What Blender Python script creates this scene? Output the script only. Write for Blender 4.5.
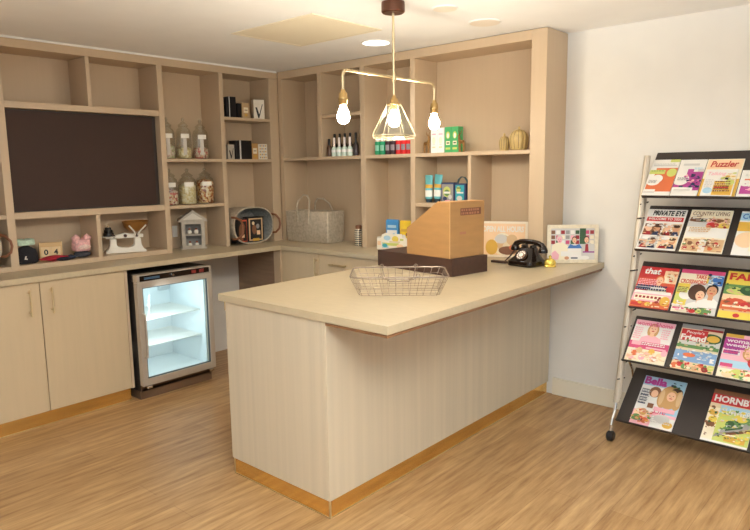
import bpy, math, random
from mathutils import Vector, Matrix, Euler
PI = math.pi
sc = bpy.context.scene
for o in list(bpy.data.objects): bpy.data.objects.remove(o)

# ------------------------------------------------------------------ camera, world, light, exposure
YAW, PITCH, ROLL, FPX = 0.7213, -0.1469, -0.0143, 641.92
cam_d = bpy.data.cameras.new('camera'); cam = bpy.data.objects.new('camera', cam_d); sc.collection.objects.link(cam)
fw = Vector((-math.sin(YAW)*math.cos(PITCH), math.cos(YAW)*math.cos(PITCH), math.sin(PITCH)))
rt = Vector((math.cos(YAW), math.sin(YAW), 0)); up = rt.cross(fw)
r2 = rt*math.cos(ROLL)+up*math.sin(ROLL); u2 = -rt*math.sin(ROLL)+up*math.cos(ROLL)
m = Matrix.Identity(4)
for i in range(3): m[i][0] = r2[i]; m[i][1] = u2[i]; m[i][2] = -fw[i]
m.translation = Vector((4.4102, -3.8137, 1.474)); cam.matrix_world = m
cam_d.sensor_fit = 'HORIZONTAL'; cam_d.sensor_width = 36; cam_d.lens = FPX*36/750; cam_d.clip_start = .02
sc.camera = cam
w = bpy.data.worlds.new('World'); sc.world = w; w.use_nodes = True
bg = w.node_tree.nodes['Background']; bg.inputs[0].default_value = (.9, .965, 1.0, 1); bg.inputs[1].default_value = 1.15
sc.view_settings.view_transform = 'Standard'; sc.view_settings.look = 'None'
sc.view_settings.gamma = 1; sc.view_settings.use_curve_mapping = False
sc.view_settings.exposure = -0.18
DOWNLIGHT_W = 11; BULB_E = 260; FRIDGE_W = 6.5

fl = bpy.data.lights.new('bounce_fill', 'AREA'); fl.shape = 'DISK'; fl.size = .5; fl.energy = 235; fl.color = (.9,.965,1); fl.spread = 2.1  # added fill lamp beside the camera, bounced off the ceiling
fo = bpy.data.objects.new('bounce_fill', fl); sc.collection.objects.link(fo); fo.location = (4.55,-3.75,1.5)
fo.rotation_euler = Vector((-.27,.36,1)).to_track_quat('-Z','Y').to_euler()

for x, y in ((3.3,-3.2),(4.3,-2.0)):  # unseen spots without fittings, added to even out the light
    l = bpy.data.lights.new('unseen_fill_spot', 'SPOT'); l.energy = 8; l.spot_size = 2.4; l.spot_blend = .9; l.color = (.98,.985,1); l.shadow_soft_size = .06
    lo = bpy.data.objects.new('unseen_fill_spot', l); sc.collection.objects.link(lo); lo.location = (x, y, 2.25)

# ------------------------------------------------------------------ materials
def lin(c):
    c = c/255
    return c/12.92 if c <= .04045 else ((c+.055)/1.055)**2.4
def rgb(*c): return (lin(c[0]), lin(c[1]), lin(c[2]), 1)
MATS = {}
def mat(name, c, rough=.5, metal=0, noise=0, nscale=(20,20,20), bump=0, spec=.5, detail=4):
    """principled, with optional stretched noise tint"""
    if name in MATS: return MATS[name]
    M = bpy.data.materials.new(name); M.use_nodes = True; nt = M.node_tree; b = nt.nodes['Principled BSDF']
    b.inputs['Roughness'].default_value = rough; b.inputs['Metallic'].default_value = metal
    b.inputs['Specular IOR Level'].default_value = spec
    b.inputs['Base Color'].default_value = rgb(*c)
    if noise or bump:
        tc = nt.nodes.new('ShaderNodeTexCoord'); mp = nt.nodes.new('ShaderNodeMapping'); mp.inputs['Scale'].default_value = nscale
        nz = nt.nodes.new('ShaderNodeTexNoise'); nz.inputs['Scale'].default_value = 1; nz.inputs['Detail'].default_value = detail
        nt.links.new(tc.outputs['Object'], mp.inputs[0]); nt.links.new(mp.outputs[0], nz.inputs['Vector'])
        if noise:
            rp = nt.nodes.new('ShaderNodeValToRGB'); rp.color_ramp.elements[0].position = .3; rp.color_ramp.elements[1].position = .7
            lo = tuple(max(0, x*(1-noise)) for x in c); hi = tuple(min(255, x*(1+noise)) for x in c)
            rp.color_ramp.elements[0].color = rgb(*lo); rp.color_ramp.elements[1].color = rgb(*hi)
            nt.links.new(nz.outputs['Fac'], rp.inputs[0]); nt.links.new(rp.outputs[0], b.inputs['Base Color'])
        if bump:
            bp = nt.nodes.new('ShaderNodeBump'); bp.inputs['Strength'].default_value = bump; bp.inputs['Distance'].default_value = .004
            nt.links.new(nz.outputs['Fac'], bp.inputs['Height']); nt.links.new(bp.outputs[0], b.inputs['Normal'])
    MATS[name] = M; return M
def emit(name, c, s):
    M = bpy.data.materials.new(name); M.use_nodes = True; nt = M.node_tree; nt.nodes.clear()
    e = nt.nodes.new('ShaderNodeEmission'); o = nt.nodes.new('ShaderNodeOutputMaterial')
    e.inputs[0].default_value = rgb(*c); e.inputs[1].default_value = s; nt.links.new(e.outputs[0], o.inputs[0]); MATS[name] = M; return M
def thin_glass(name, c=(255,255,255), gloss=.1, tint=0):
    M = bpy.data.materials.new(name); M.use_nodes = True; nt = M.node_tree; nt.nodes.clear()
    t = nt.nodes.new('ShaderNodeBsdfTransparent'); g = nt.nodes.new('ShaderNodeBsdfGlossy'); x = nt.nodes.new('ShaderNodeMixShader'); o = nt.nodes.new('ShaderNodeOutputMaterial')
    fr = nt.nodes.new('ShaderNodeLayerWeight'); fr.inputs[0].default_value = .12
    ad = nt.nodes.new('ShaderNodeMath'); ad.operation = 'MULTIPLY_ADD'; ad.inputs[1].default_value = .45; ad.inputs[2].default_value = gloss; ad.use_clamp = True
    t.inputs[0].default_value = rgb(*c); g.inputs['Roughness'].default_value = .05
    nt.links.new(fr.outputs[1], ad.inputs[0]); nt.links.new(ad.outputs[0], x.inputs[0])
    nt.links.new(t.outputs[0], x.inputs[1]); nt.links.new(g.outputs[0], x.inputs[2]); nt.links.new(x.outputs[0], o.inputs[0]); MATS[name] = M; return M
def speckle(name, cols, scale, rough=.5):
    """voronoi cells in several colours (sweets in jars, printed matter)"""
    M = bpy.data.materials.new(name); M.use_nodes = True; nt = M.node_tree; b = nt.nodes['Principled BSDF']; b.inputs['Roughness'].default_value = rough
    tc = nt.nodes.new('ShaderNodeTexCoord'); v = nt.nodes.new('ShaderNodeTexVoronoi'); v.inputs['Scale'].default_value = scale
    sp = nt.nodes.new('ShaderNodeSeparateColor'); rp = nt.nodes.new('ShaderNodeValToRGB'); rp.color_ramp.interpolation = 'CONSTANT'
    nt.links.new(tc.outputs['Object'], v.inputs['Vector']); nt.links.new(v.outputs['Color'], sp.inputs[0]); nt.links.new(sp.outputs[0], rp.inputs[0])
    els = rp.color_ramp.elements
    for i, c in enumerate(cols):
        e = els[0] if i == 0 else (els[1] if i == 1 else els.new(i/len(cols)))
        e.position = i/len(cols); e.color = rgb(*c)
    nt.links.new(rp.outputs[0], b.inputs['Base Color'])
    bp = nt.nodes.new('ShaderNodeBump'); bp.inputs['Strength'].default_value = .6; bp.inputs['Distance'].default_value = .006; bp.invert = True
    nt.links.new(v.outputs['Distance'], bp.inputs['Height']); nt.links.new(bp.outputs[0], b.inputs['Normal'])
    MATS[name] = M; return M
def floor_mat():
    M = bpy.data.materials.new('oak_planks'); M.use_nodes = True; nt = M.node_tree; b = nt.nodes['Principled BSDF']
    tc = nt.nodes.new('ShaderNodeTexCoord'); sx = nt.nodes.new('ShaderNodeSeparateXYZ'); cx = nt.nodes.new('ShaderNodeCombineXYZ')
    nt.links.new(tc.outputs['Object'], sx.inputs[0]); nt.links.new(sx.outputs[1], cx.inputs[0]); nt.links.new(sx.outputs[0], cx.inputs[1])
    br = nt.nodes.new('ShaderNodeTexBrick'); br.inputs['Scale'].default_value = 1; br.inputs['Brick Width'].default_value = 1.2; br.inputs['Row Height'].default_value = .15
    br.inputs['Mortar Size'].default_value = .0012; br.inputs['Color1'].default_value = rgb(196,160,114); br.inputs['Color2'].default_value = rgb(182,144,98); br.inputs['Mortar'].default_value = rgb(162,124,86)
    nt.links.new(cx.outputs[0], br.inputs['Vector'])
    mp = nt.nodes.new('ShaderNodeMapping'); mp.inputs['Scale'].default_value = (34,2.6,1); nz = nt.nodes.new('ShaderNodeTexNoise'); nz.inputs['Scale'].default_value = 1; nz.inputs['Detail'].default_value = 6; nz.inputs['Roughness'].default_value = .65
    nt.links.new(tc.outputs['Object'], mp.inputs[0]); nt.links.new(mp.outputs[0], nz.inputs['Vector'])
    rp = nt.nodes.new('ShaderNodeValToRGB'); rp.color_ramp.elements[0].position = .32; rp.color_ramp.elements[1].position = .68
    rp.color_ramp.elements[0].color = rgb(186,168,150); rp.color_ramp.elements[1].color = rgb(255,255,252)
    nt.links.new(nz.outputs['Fac'], rp.inputs[0])
    mx = nt.nodes.new('ShaderNodeMix'); mx.data_type = 'RGBA'; mx.blend_type = 'MULTIPLY'; mx.inputs[0].default_value = 1
    nt.links.new(br.outputs['Color'], mx.inputs[6]); nt.links.new(rp.outputs[0], mx.inputs[7]); nt.links.new(mx.outputs[2], b.inputs['Base Color'])
    b.inputs['Roughness'].default_value = .38; b.inputs['Specular IOR Level'].default_value = .4
    MATS['floor'] = M; return M
floor_mat()
LAM = mat('beige_laminate', (196,172,142), .5, noise=.007, nscale=(45,45,2), detail=4)
LAMH = LAM
DOOR = mat('door_laminate', (198,176,142), .5, noise=.01, nscale=(40,40,3))
ISL = mat('striped_laminate', (199,184,158), .5, noise=.025, nscale=(30,30,.5), detail=3)
TOP = mat('worktop_laminate', (186,169,138), .35, noise=.02, nscale=(14,50,30), detail=5)
GOLD = mat('brushed_gold', (228,190,116), .2, metal=.9, noise=.05, nscale=(3,3,30))
BRASS = mat('brass', (190,160,108), .3, metal=1)
BRASSL = mat('pale_brass', (208,188,148), .38, metal=.8)
WALL = mat('wall_paint', (228,224,216), .7, noise=.008, nscale=(6,6,6))
CEIL = mat('ceiling_paint', (244,243,240), .8, noise=.008, nscale=(5,5,5))
WHITE = mat('white', (238,236,230), .4)
CREAM = mat('cream_enamel', (242,236,222), .3)
BLACK = mat('black', (22,20,20), .4)
BLACKG = mat('black_gloss', (30,20,15), .12)
DBROWN = mat('dark_brown', (66,42,32), .45, noise=.08, nscale=(4,40,40))
STEEL = mat('stainless', (196,184,168), .36, metal=.4, noise=.03, nscale=(80,4,4))
CHROME = mat('chrome', (215,212,208), .18, metal=1)
SILVER = mat('silver_paint', (186,174,156), .4, metal=.4)
RACKM = mat('rack_black', (48,40,36), .42)
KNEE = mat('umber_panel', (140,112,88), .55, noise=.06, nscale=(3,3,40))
KICKD = mat('smoked_kick', (116,92,72), .35, metal=.3)
FELT = mat('grey_felt', (184,170,148), .95, noise=.08, nscale=(60,60,60), bump=.6)
FELTB = mat('grey_blue_felt', (146,146,140), .95, noise=.1, nscale=(60,60,60), bump=.6)
LEATH = mat('tan_leather', (126,76,44), .5, noise=.1, nscale=(40,40,40))
GLASS = thin_glass('clear_glass', (244,246,244), .1)
PANE = thin_glass('fridge_glass', (244,250,250), .03)
LINER = mat('fridge_liner', (232,238,240), .4)
def col(name, *c): return mat('ink_'+name, c, .42)
INK = dict(white=(234,230,222), cream=(240,228,200), red=(190,50,50), dred=(150,36,40), pink=(206,78,118), lpink=(238,176,186), magenta=(172,64,136), purple=(150,60,140),
  orange=(208,106,62), oran2=(204,86,58), yellow=(226,200,82), lime=(198,204,108), green=(96,134,78), dgreen=(52,84,50), teal=(60,164,176), lblue=(168,204,222), blue=(66,112,176), navy=(40,50,84),
  skin=(232,186,152), skin2=(206,150,112), hairb=(74,48,34), hairf=(196,150,96), hairg=(206,196,184), black=(26,24,24), grey=(150,146,142), lgrey=(206,202,196), brown=(128,84,56), tan=(212,176,132), peach=(242,206,164), gold=(214,168,70), sand=(222,204,168), sea=(128,160,196))
for k, v in INK.items(): col(k, *v)
def ink(k): return MATS['ink_'+k]

# ------------------------------------------------------------------ mesh helper
class MB:
    def __init__(s): s.v = []; s.f = []; s.m = []; s.mats = []
    def mi(s, M):
        if M not in s.mats: s.mats.append(M)
        return s.mats.index(M)
    def add(s, vs, fs, M):
        o = len(s.v); i = s.mi(M); s.v += [tuple(p) for p in vs]
        for f in fs: s.f.append(tuple(o+k for k in f)); s.m.append(i)
        return s
    def box(s, x0, x1, y0, y1, z0, z1, M):
        v = [(x,y,z) for z in (z0,z1) for y in (y0,y1) for x in (x0,x1)]
        return s.add(v, [(0,2,3,1),(4,5,7,6),(0,1,5,4),(2,6,7,3),(0,4,6,2),(1,3,7,5)], M)
    def rbox(s, c, size, rz, M, rx=0, ry=0):
        R = Euler((rx,ry,rz)).to_matrix(); h = Vector(size)/2; c = Vector(c)
        v = [c+R@Vector((x*h.x,y*h.y,z*h.z)) for z in (-1,1) for y in (-1,1) for x in (-1,1)]
        return s.add(v, [(0,2,3,1),(4,5,7,6),(0,1,5,4),(2,6,7,3),(0,4,6,2),(1,3,7,5)], M)
    def rings(s, R, M, cap0=True, cap1=True, loop=False):
        n = len(R[0]); v = [p for r in R for p in r]; f = []
        K = len(R)
        for a in range(K if loop else K-1):
            b = (a+1) % K
            for i in range(n): j = (i+1) % n; f.append((a*n+i, a*n+j, b*n+j, b*n+i))
        if not loop:
            if cap0: f.append(tuple(reversed(range(n))))
            if cap1: f.append(tuple(range((K-1)*n, K*n)))
        return s.add(v, f, M)
    def lathe(s, prof, M, c=(0,0,0), seg=24, cap0=True, cap1=True, sx=1, sy=1, ph=0):
        R = [[(c[0]+r*sx*math.cos(2*PI*i/seg+ph), c[1]+r*sy*math.sin(2*PI*i/seg+ph), c[2]+z) for i in range(seg)] for r, z in prof]
        return s.rings(R, M, cap0, cap1)
    def tube(s, pts, r, M, seg=8, closed=False, flat=1, n0=None):
        P = [Vector(p) for p in pts]; K = len(P); T = []
        for i in range(K):
            a = P[(i-1) % K] if (closed or i > 0) else P[i]; b = P[(i+1) % K] if (closed or i < K-1) else P[i]
            T.append((b-a).normalized())
        n = Vector(n0) if n0 else (Vector((0,0,1)) if abs(T[0].z) < .9 else Vector((1,0,0)))
        R = []
        for i in range(K):
            n = (n-T[i]*n.dot(T[i])).normalized(); b = T[i].cross(n); rr = r[i] if isinstance(r, (list,tuple)) else r
            R.append([P[i]+n*rr*math.cos(2*PI*k/seg)+b*rr*flat*math.sin(2*PI*k/seg) for k in range(seg)])
        return s.rings(R, M, loop=closed)
    def prism(s, poly, a0, a1, M, ax='y'):
        n = len(poly)
        def p(u, v, a): return (u,a,v) if ax == 'y' else ((a,u,v) if ax == 'x' else (u,v,a))
        v = [p(u,w_,a0) for u,w_ in poly]+[p(u,w_,a1) for u,w_ in poly]
        f = [tuple(range(n)), tuple(reversed(range(n,2*n)))]+[(i,n+i,n+(i+1) % n,(i+1) % n) for i in range(n)]
        return s.add(v, f, M)
    def ball(s, c, r, M, seg=12, rg=8, sx=1, sy=1, sz=1):
        R = [[(c[0]+r*sx*math.sin(PI*j/rg)*math.cos(2*PI*i/seg), c[1]+r*sy*math.sin(PI*j/rg)*math.sin(2*PI*i/seg), c[2]-r*sz*math.cos(PI*j/rg)) for i in range(seg)] for j in range(1,rg)]
        R = [[(c[0],c[1],c[2]-r*sz*.999)]*seg]+R+[[(c[0],c[1],c[2]+r*sz*.999)]*seg]
        return s.rings(R, M, False, False)
    def build(s, name, parent=None, bevel=0, smooth=None, world=False, loc=None, rot=None, seg=2):
        me = bpy.data.meshes.new(name); off = Vector(parent.location) if (world and parent) else Vector((0,0,0))
        me.from_pydata([Vector(p)-off for p in s.v], [], s.f)
        for M in s.mats: me.materials.append(M)
        for p, i in zip(me.polygons, s.m): p.material_index = i
        import bmesh
        bm = bmesh.new(); bm.from_mesh(me); bmesh.ops.remove_doubles(bm, verts=bm.verts, dist=1e-6)
        if not getattr(s, 'flatprint', False): bmesh.ops.recalc_face_normals(bm, faces=bm.faces)
        bm.to_mesh(me); bm.free()
        if smooth is not None:
            for p in me.polygons: p.use_smooth = True
            me.set_sharp_from_angle(angle=math.radians(smooth))
        o = bpy.data.objects.new(name, me); sc.collection.objects.link(o)
        if parent: o.parent = parent
        if loc: o.location = loc
        if rot: o.rotation_euler = rot
        if bevel:
            b = o.modifiers.new('bevel', 'BEVEL'); b.width = bevel; b.segments = seg; b.limit_method = 'ANGLE'; b.angle_limit = math.radians(40)
        return o
class Print:
    """flat printed patches on one face of a thing"""
    def __init__(s, o, ex, ey, off=.0006):
        s.mb = MB(); s.mb.flatprint = True; s.o = Vector(o); s.ex = Vector(ex).normalized(); s.ey = Vector(ey).normalized(); s.n = s.ex.cross(s.ey); s.k = 0; s.off = off
    def poly(s, pts, k):
        s.k += 1; d = s.n*(s.off+.00012*s.k)
        if hasattr(s, 'W'): pts = [(min(max(x,0),s.W), min(max(y,0),s.Hh)) for x,y in pts]
        s.mb.add([s.o+s.ex*x+s.ey*y+d for x,y in pts], [tuple(range(len(pts)))], ink(k)); return s
    def rect(s, x0, y0, x1, y1, k): return s.poly([(x0,y0),(x1,y0),(x1,y1),(x0,y1)], k)
    def ell(s, cx, cy, rx, ry, k, n=18, a0=0, a1=2*PI):
        return s.poly([(cx+rx*math.cos(a0+(a1-a0)*i/n), cy+ry*math.sin(a0+(a1-a0)*i/n)) for i in range(n)], k)
    def face(s, cx, cy, r, hair='hairb', skin='skin', top='white', long=False, shoulders=True):
        if long: s.ell(cx, cy-.35*r, 1.0*r, 1.55*r, hair)
        if shoulders:
            s.poly([(cx-1.9*r,cy-3.0*r),(cx+1.9*r,cy-3.0*r),(cx+1.7*r,cy-2.0*r),(cx+.6*r,cy-1.45*r),(cx-.6*r,cy-1.45*r),(cx-1.7*r,cy-2.0*r)], top)
            s.poly([(cx-.35*r,cy-1.7*r),(cx+.35*r,cy-1.7*r),(cx+.35*r,cy-.7*r),(cx-.35*r,cy-.7*r)], skin)
        s.ell(cx, cy+.18*r, .86*r, 1.06*r, hair); s.ell(cx, cy-.1*r, .7*r, .95*r, skin)
        for d in (-.28, .28): s.ell(cx+d*r, cy+.05*r, .1*r, .07*r, 'hairb', 8)
        s.ell(cx, cy-.5*r, .27*r, .1*r, 'red', 10); s.ell(cx, cy-.2*r, .07*r, .12*r, 'skin2', 8)
        return s
    def build(s, name, parent): return s.mb.build(name, parent)
def text(name, string, parent, o, ex, ey, x0, y0, wd, ht, M, off=.002, shear=0, bold=0, align=None):
    cu = bpy.data.curves.new('t', 'FONT'); cu.body = string; cu.size = 1; cu.shear = shear; cu.offset = bold
    cu.resolution_u = 3
    ob = bpy.data.objects.new('t', cu); sc.collection.objects.link(ob)
    dg = bpy.context.evaluated_depsgraph_get(); me = bpy.data.meshes.new_from_object(ob.evaluated_get(dg))
    bpy.data.objects.remove(ob); bpy.data.curves.remove(cu)
    xs = [v.co.x for v in me.vertices]; ys = [v.co.y for v in me.vertices]
    ax, bx, ay, by = min(xs), max(xs), min(ys), max(ys); sx = wd/(bx-ax); sy = ht/(by-ay)
    o = Vector(o); ex = Vector(ex).normalized(); ey = Vector(ey).normalized(); n = ex.cross(ey)
    for v in me.vertices: v.co = o+ex*(x0+(v.co.x-ax)*sx)+ey*(y0+(v.co.y-ay)*sy)+n*off
    me.materials.clear(); me.materials.append(M)
    for p in me.polygons: p.material_index = 0
    me.name = name
    t = bpy.data.objects.new(name, me); sc.collection.objects.link(t); t.parent = parent; return t
def tag(o, label, cat, group=None):
    o['label'] = label; o['category'] = cat
    if group: o['group'] = group
    return o
def thing(name, label, cat, loc=(0,0,0), rz=0, group=None, rot=None):
    o = bpy.data.objects.new(name, None); sc.collection.objects.link(o); o.empty_display_size = .05
    o.location = loc; o.rotation_euler = rot or (0,0,rz); return tag(o, label, cat, group)
def struct(o): o['kind'] = 'structure'; return o
def kids(o): return [c for c in bpy.data.objects if c.parent == o]
def dup(root, loc, label, rz=None, parent=None):
    r = root.copy(); sc.collection.objects.link(r)
    if parent: r.parent = parent
    else:
        r.location = loc; r['label'] = label
        if rz is not None: r.rotation_euler[2] = rz
    for c in kids(root): dup(c, None, None, parent=r)
    return r
def arc(c, r, a0, a1, n, ax='xz'):
    P = []
    for i in range(n+1):
        a = a0+(a1-a0)*i/n; u, v = r*math.cos(a), r*math.sin(a)
        P.append((c[0]+u,c[1],c[2]+v) if ax == 'xz' else ((c[0],c[1]+u,c[2]+v) if ax == 'yz' else (c[0]+u,c[1]+v,c[2])))
    return P

# ------------------------------------------------------------------ the room
H = 2.275
struct(MB().box(-.1, 6.2, -6.5, .1, -.08, 0, MATS['floor']).build('floor'))
struct(MB().box(-.1, 6.2, -6.5, .1, H, H+.1, CEIL).build('ceiling'))
struct(MB().box(0, 6.2, 0, .1, 0, H, WALL).build('wall_back'))
struct(MB().box(-.1, 0, -6.5, .1, 0, H, WALL).build('wall_left'))
struct(MB().box(2.6, 6.2, -.015, -.0005, .0005, .115, mat('skirting_paint', (232,224,204), .4)).build('baseboard_back', bevel=.004))
struct(MB().box(.262, .272, -2.9, -.284, H-.012, H-.001, WHITE).build('trim_1'))

# ------------------------------------------------------------------ wall bookcases
ZC = .9
D = .26; YF = -.27; XR = 2.6365; ZT = H-.004; ZO = 2.214
# left bookcase
bl = thing('bookcase', 'tall beige open bookcase along the left wall, built around the dark screen', 'bookcase', (.13,-1.5,ZC), group=None)
def P(mb, name, par, bevel=.0015): return mb.build(name, par, bevel=bevel, world=True)
P(MB().box(.001, .012, -2.9, -.001, ZC, ZT, LAM), 'back_panel', bl)
P(MB().box(.012, D, -2.9, -.272, ZO, ZT, LAM), 'fascia', bl)
YA = (-2.392,-2.347); YB = (-1.352,-1.312); YC = (-.842,-.806)
for y0, y1 in ((-2.9,-2.86), YA, YB, YC): P(MB().box(.0125, D, y0, y1, ZC, ZO-.0005, LAM), 'upright', bl)
P(MB().box(.0125, D, -.36, -.272, ZC, ZO-.0005, LAM), 'corner_stile', bl)
P(MB().box(.0125, D-.002, -1.848, -1.822, 1.906, ZO-.0005, LAM), 'divider', bl)
P(MB().box(.0125, D-.002, -1.854, -1.826, .9305, 1.2095, LAM), 'divider', bl)
def shelf(y0, y1, z, t): P(MB().box(.0125, D-.003, y0+.0005, y1-.0005, z-t, z, LAM), 'shelf', bl)
shelf(YA[1], YB[0], 1.9055, .038); shelf(YA[1], YB[0], 1.25, .04); 
P(MB().box(.0125, D-.002, -2.86+.0005, YA[0]-.0005, ZC, .93, LAM), 'bottom_board', bl)
P(MB().box(.0125, D-.002, YA[1]+.0005, YB[0]-.0005, ZC, .93, LAM), 'bottom_board', bl)
shelf(-2.86, YA[0], 1.572, .022); shelf(-2.86, YA[0], 1.238, .022)
for z in (1.574, 1.238): shelf(YB[1], YC[0], z, .022)
for z in (1.893, 1.573): shelf(YC[1], -.36, z, .022)
# back bookcase
bb = thing('bookcase', 'tall beige open bookcase against the back wall behind the pendant light', 'bookcase', (1.5,-.13,ZC))
P(MB().box(.262, XR-.02, -.012, -.001, ZC, ZT, LAM), 'back_panel', bb)
P(MB().box(.2625, XR-.0985, YF, -.0125, ZO, ZT, LAM), 'fascia', bb)
P(MB().box(.2625, .308, YF, -.0125, ZC, ZO-.0005, LAM), 'upright', bb)
P(MB().box(.724, .766, YF, -.0125, 1.5825, ZO-.0005, LAM), 'upright', bb)
P(MB().box(1.168, 1.214, YF, -.0125, ZC, ZO-.0005, LAM), 'upright', bb)
P(MB().box(1.634, 1.674, YF, -.0125, ZC, ZO-.0005, LAM), 'upright', bb)
P(MB().box(2.101, 2.125, YF+.002, -.0125, ZC, 1.5575, LAM), 'divider', bb)
P(MB().box(XR-.098, XR, YF, -.001, ZC, ZT, LAM), 'end_panel', bb)
for x0, x1, z in ((.308,1.168,1.582), (1.214,1.634,1.582), (1.674,XR-.098,1.582), (.766,1.168,1.90), (1.674,2.101,1.243)):
    P(MB().box(x0+.0005, x1-.0005, YF+.002, -.0125, z-.024, z, LAM), 'shelf', bb)

# ------------------------------------------------------------------ worktop, base units
T0 = .8655
top = tag(MB().prism([(.001,-2.9),(.56,-2.9),(.56,-.55),(1.848,-.55),(1.848,-.001),(.001,-.001)], T0, ZC-.0005, TOP, 'z').build('worktop', bevel=.002),
    'pale beige L-shaped worktop running under both bookcases', 'worktop')
P_X0, P_X1, P_Y = 1.85, 2.912, -2.045
ptop = tag(MB().box(P_X0, P_X1, P_Y, -.001, T0, ZC-.0005, TOP).build('countertop', bevel=.002), 'pale beige counter top of the peninsula holding the cardboard till', 'worktop')
def bar_handle(par, p0, p1, nrm):
    p0 = Vector(p0); p1 = Vector(p1); n = Vector(nrm); d = (p1-p0).normalized()
    mb = MB()
    mb.tube([p0+n*.028, p1+n*.028], .006, BRASSL, 8)
    for p in (p0+d*.02, p1-d*.02): mb.tube([p+n*.0005, p+n*.028], .005, BRASSL, 8)
    return mb
# left double-door cabinet
cab = thing('base_cabinet', 'beige two-door base cabinet on the left with vertical brass handles', 'cabinet', (.28,-2.35,0))
P(MB().box(.02, .517, -2.885, -1.8345, .084, T0-.001, DOOR), 'carcass', cab)
P(MB().box(.05, .522, -2.885, -1.836, .0005, .0835, GOLD), 'plinth', cab)
P(MB().box(.5222, .5255, -2.885, -1.836, .0005, .005, BRASSL), 'floor_bead', cab, 0)
P(MB().box(.02, .5395, -1.834, -1.815, .0005+.083, T0-.001, LAM), 'end_panel', cab)
d1 = P(MB().box(.5175, .5385, -2.885, -2.3525, .086, T0-.004, DOOR), 'door', cab)
d2 = P(MB().box(.5175, .5385, -2.3475, -1.8355, .086, T0-.004, DOOR), 'door', cab)
for dd, y in ((d1,-2.414), (d2,-2.292)):
    hb = bar_handle(None, (.5385,y,.672), (.5385,y,.828), (1,0,0)); h = hb.build('handle', dd, smooth=40, loc=-Vector(cab.location)); h['label'] = 'brass bar handle'
# back run: knee panel, corner post, door cabinet, drawer cabinet
bk = thing('base_cabinet', 'beige corner base cabinet with one door beside the knee space', 'cabinet', (.7,-.3,0))
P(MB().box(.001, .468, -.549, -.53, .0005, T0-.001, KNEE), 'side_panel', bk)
P(MB().box(.4685, .547, -.549, -.511, .0005, T0-.001, LAM), 'corner_post', bk)
P(MB().box(.02, .966, -.5095, -.02, .084, T0-.001, DOOR), 'carcass', bk)
P(MB().box(.548, .966, -.5145, -.51, .0005, .0835, GOLD), 'plinth', bk)
dd = P(MB().box(.5485, .966, -.5315, -.5105, .086, T0-.004, DOOR), 'door', bk)
h = bar_handle(None, (.944,-.5315,.69), (.944,-.5315,.835), (0,-1,0)).build('handle', dd, smooth=40, loc=-Vector(bk.location)); h['label'] = 'brass bar handle'
dr = thing('drawer_cabinet', 'beige drawer cabinet under the back worktop with horizontal brass handle', 'cabinet', (1.4,-.3,0))
P(MB().box(.968, 1.84, -.5095, -.02, .084, T0-.001, DOOR), 'carcass', dr)
P(MB().box(.968, 1.84, -.5145, -.51, .0005, .0835, GOLD), 'plinth', dr)
for z0, z1 in ((.7,.8615), (.4,.696), (.086,.396)):
    q = P(MB().box(.9705, 1.84, -.5315, -.5105, z0, z1, DOOR), 'drawer', dr)
    for xc in (1.18,):
        h = bar_handle(None, (xc-.085,-.5315,z1-.068), (xc+.085,-.5315,z1-.068), (0,-1,0)).build('handle', q, smooth=40, loc=-Vector(dr.location)); h['label'] = 'brass bar handle'

# brown underside board of the overhang
pn = thing('shop_counter', 'beige vertically grained shop counter base with gold plinth', 'counter', (2.23,-1.0,0))
PX0, PX1, PY = 1.895, 2.574, -2.037
P(MB().box(PX0, PX1-.0185, PY, PY+.018, .0835, T0-.001, ISL), 'end_panel', pn, .001)
P(MB().box(PX1-.018, PX1, PY, -.016, .0835, T0-.001, ISL), 'front_panel', pn, .001)
P(MB().box(PX0+.02, PX1-.0185, PY+.0185, -.6, .0835, T0-.001, DOOR), 'carcass', pn)
for y0, y1 in ((-2.015,-1.53), (-1.525,-1.04)):
    q = P(MB().box(PX0-.001, PX0+.0195, y0, y1, .0855, T0-.004, DOOR), 'door', pn)
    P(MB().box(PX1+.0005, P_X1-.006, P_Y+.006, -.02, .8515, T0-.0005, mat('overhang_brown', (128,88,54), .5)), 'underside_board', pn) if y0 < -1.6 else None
    hh = bar_handle(None, (PX0-.001,y0+.03,.7), (PX0-.001,y0+.03,.855), (-1,0,0)).build('handle', q, smooth=40, loc=-Vector(pn.location))
P(MB().box(PX0+.006, PX1-.01, PY+.01, -.5, .0005, .083, GOLD).box(PX1-.02, PX1-.01, -.5, -.016, .0005, .083, GOLD), 'plinth', pn)
for x, y in ((PX1-.0098,PY+.0102), (PX0+.0062,PY+.0102)):
    P(MB().box(x-.006, x+.0015, y-.0018, y+.006, .0008, .081, BRASSL), 'corner_trim', pn, .0006)
P(MB().box(PX0+.004, PX1-.006, PY+.006, PY+.0095, .0005, .005, BRASSL).box(PX1-.0095, PX1-.006, PY+.0095, -.016, .0005, .005, BRASSL), 'floor_bead', pn, 0)
P(MB().box(PX0-.012, PX0-.0015, PY+.002, PY+.012, .822, T0-.001, BRASS), 'bracket', pn)

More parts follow.
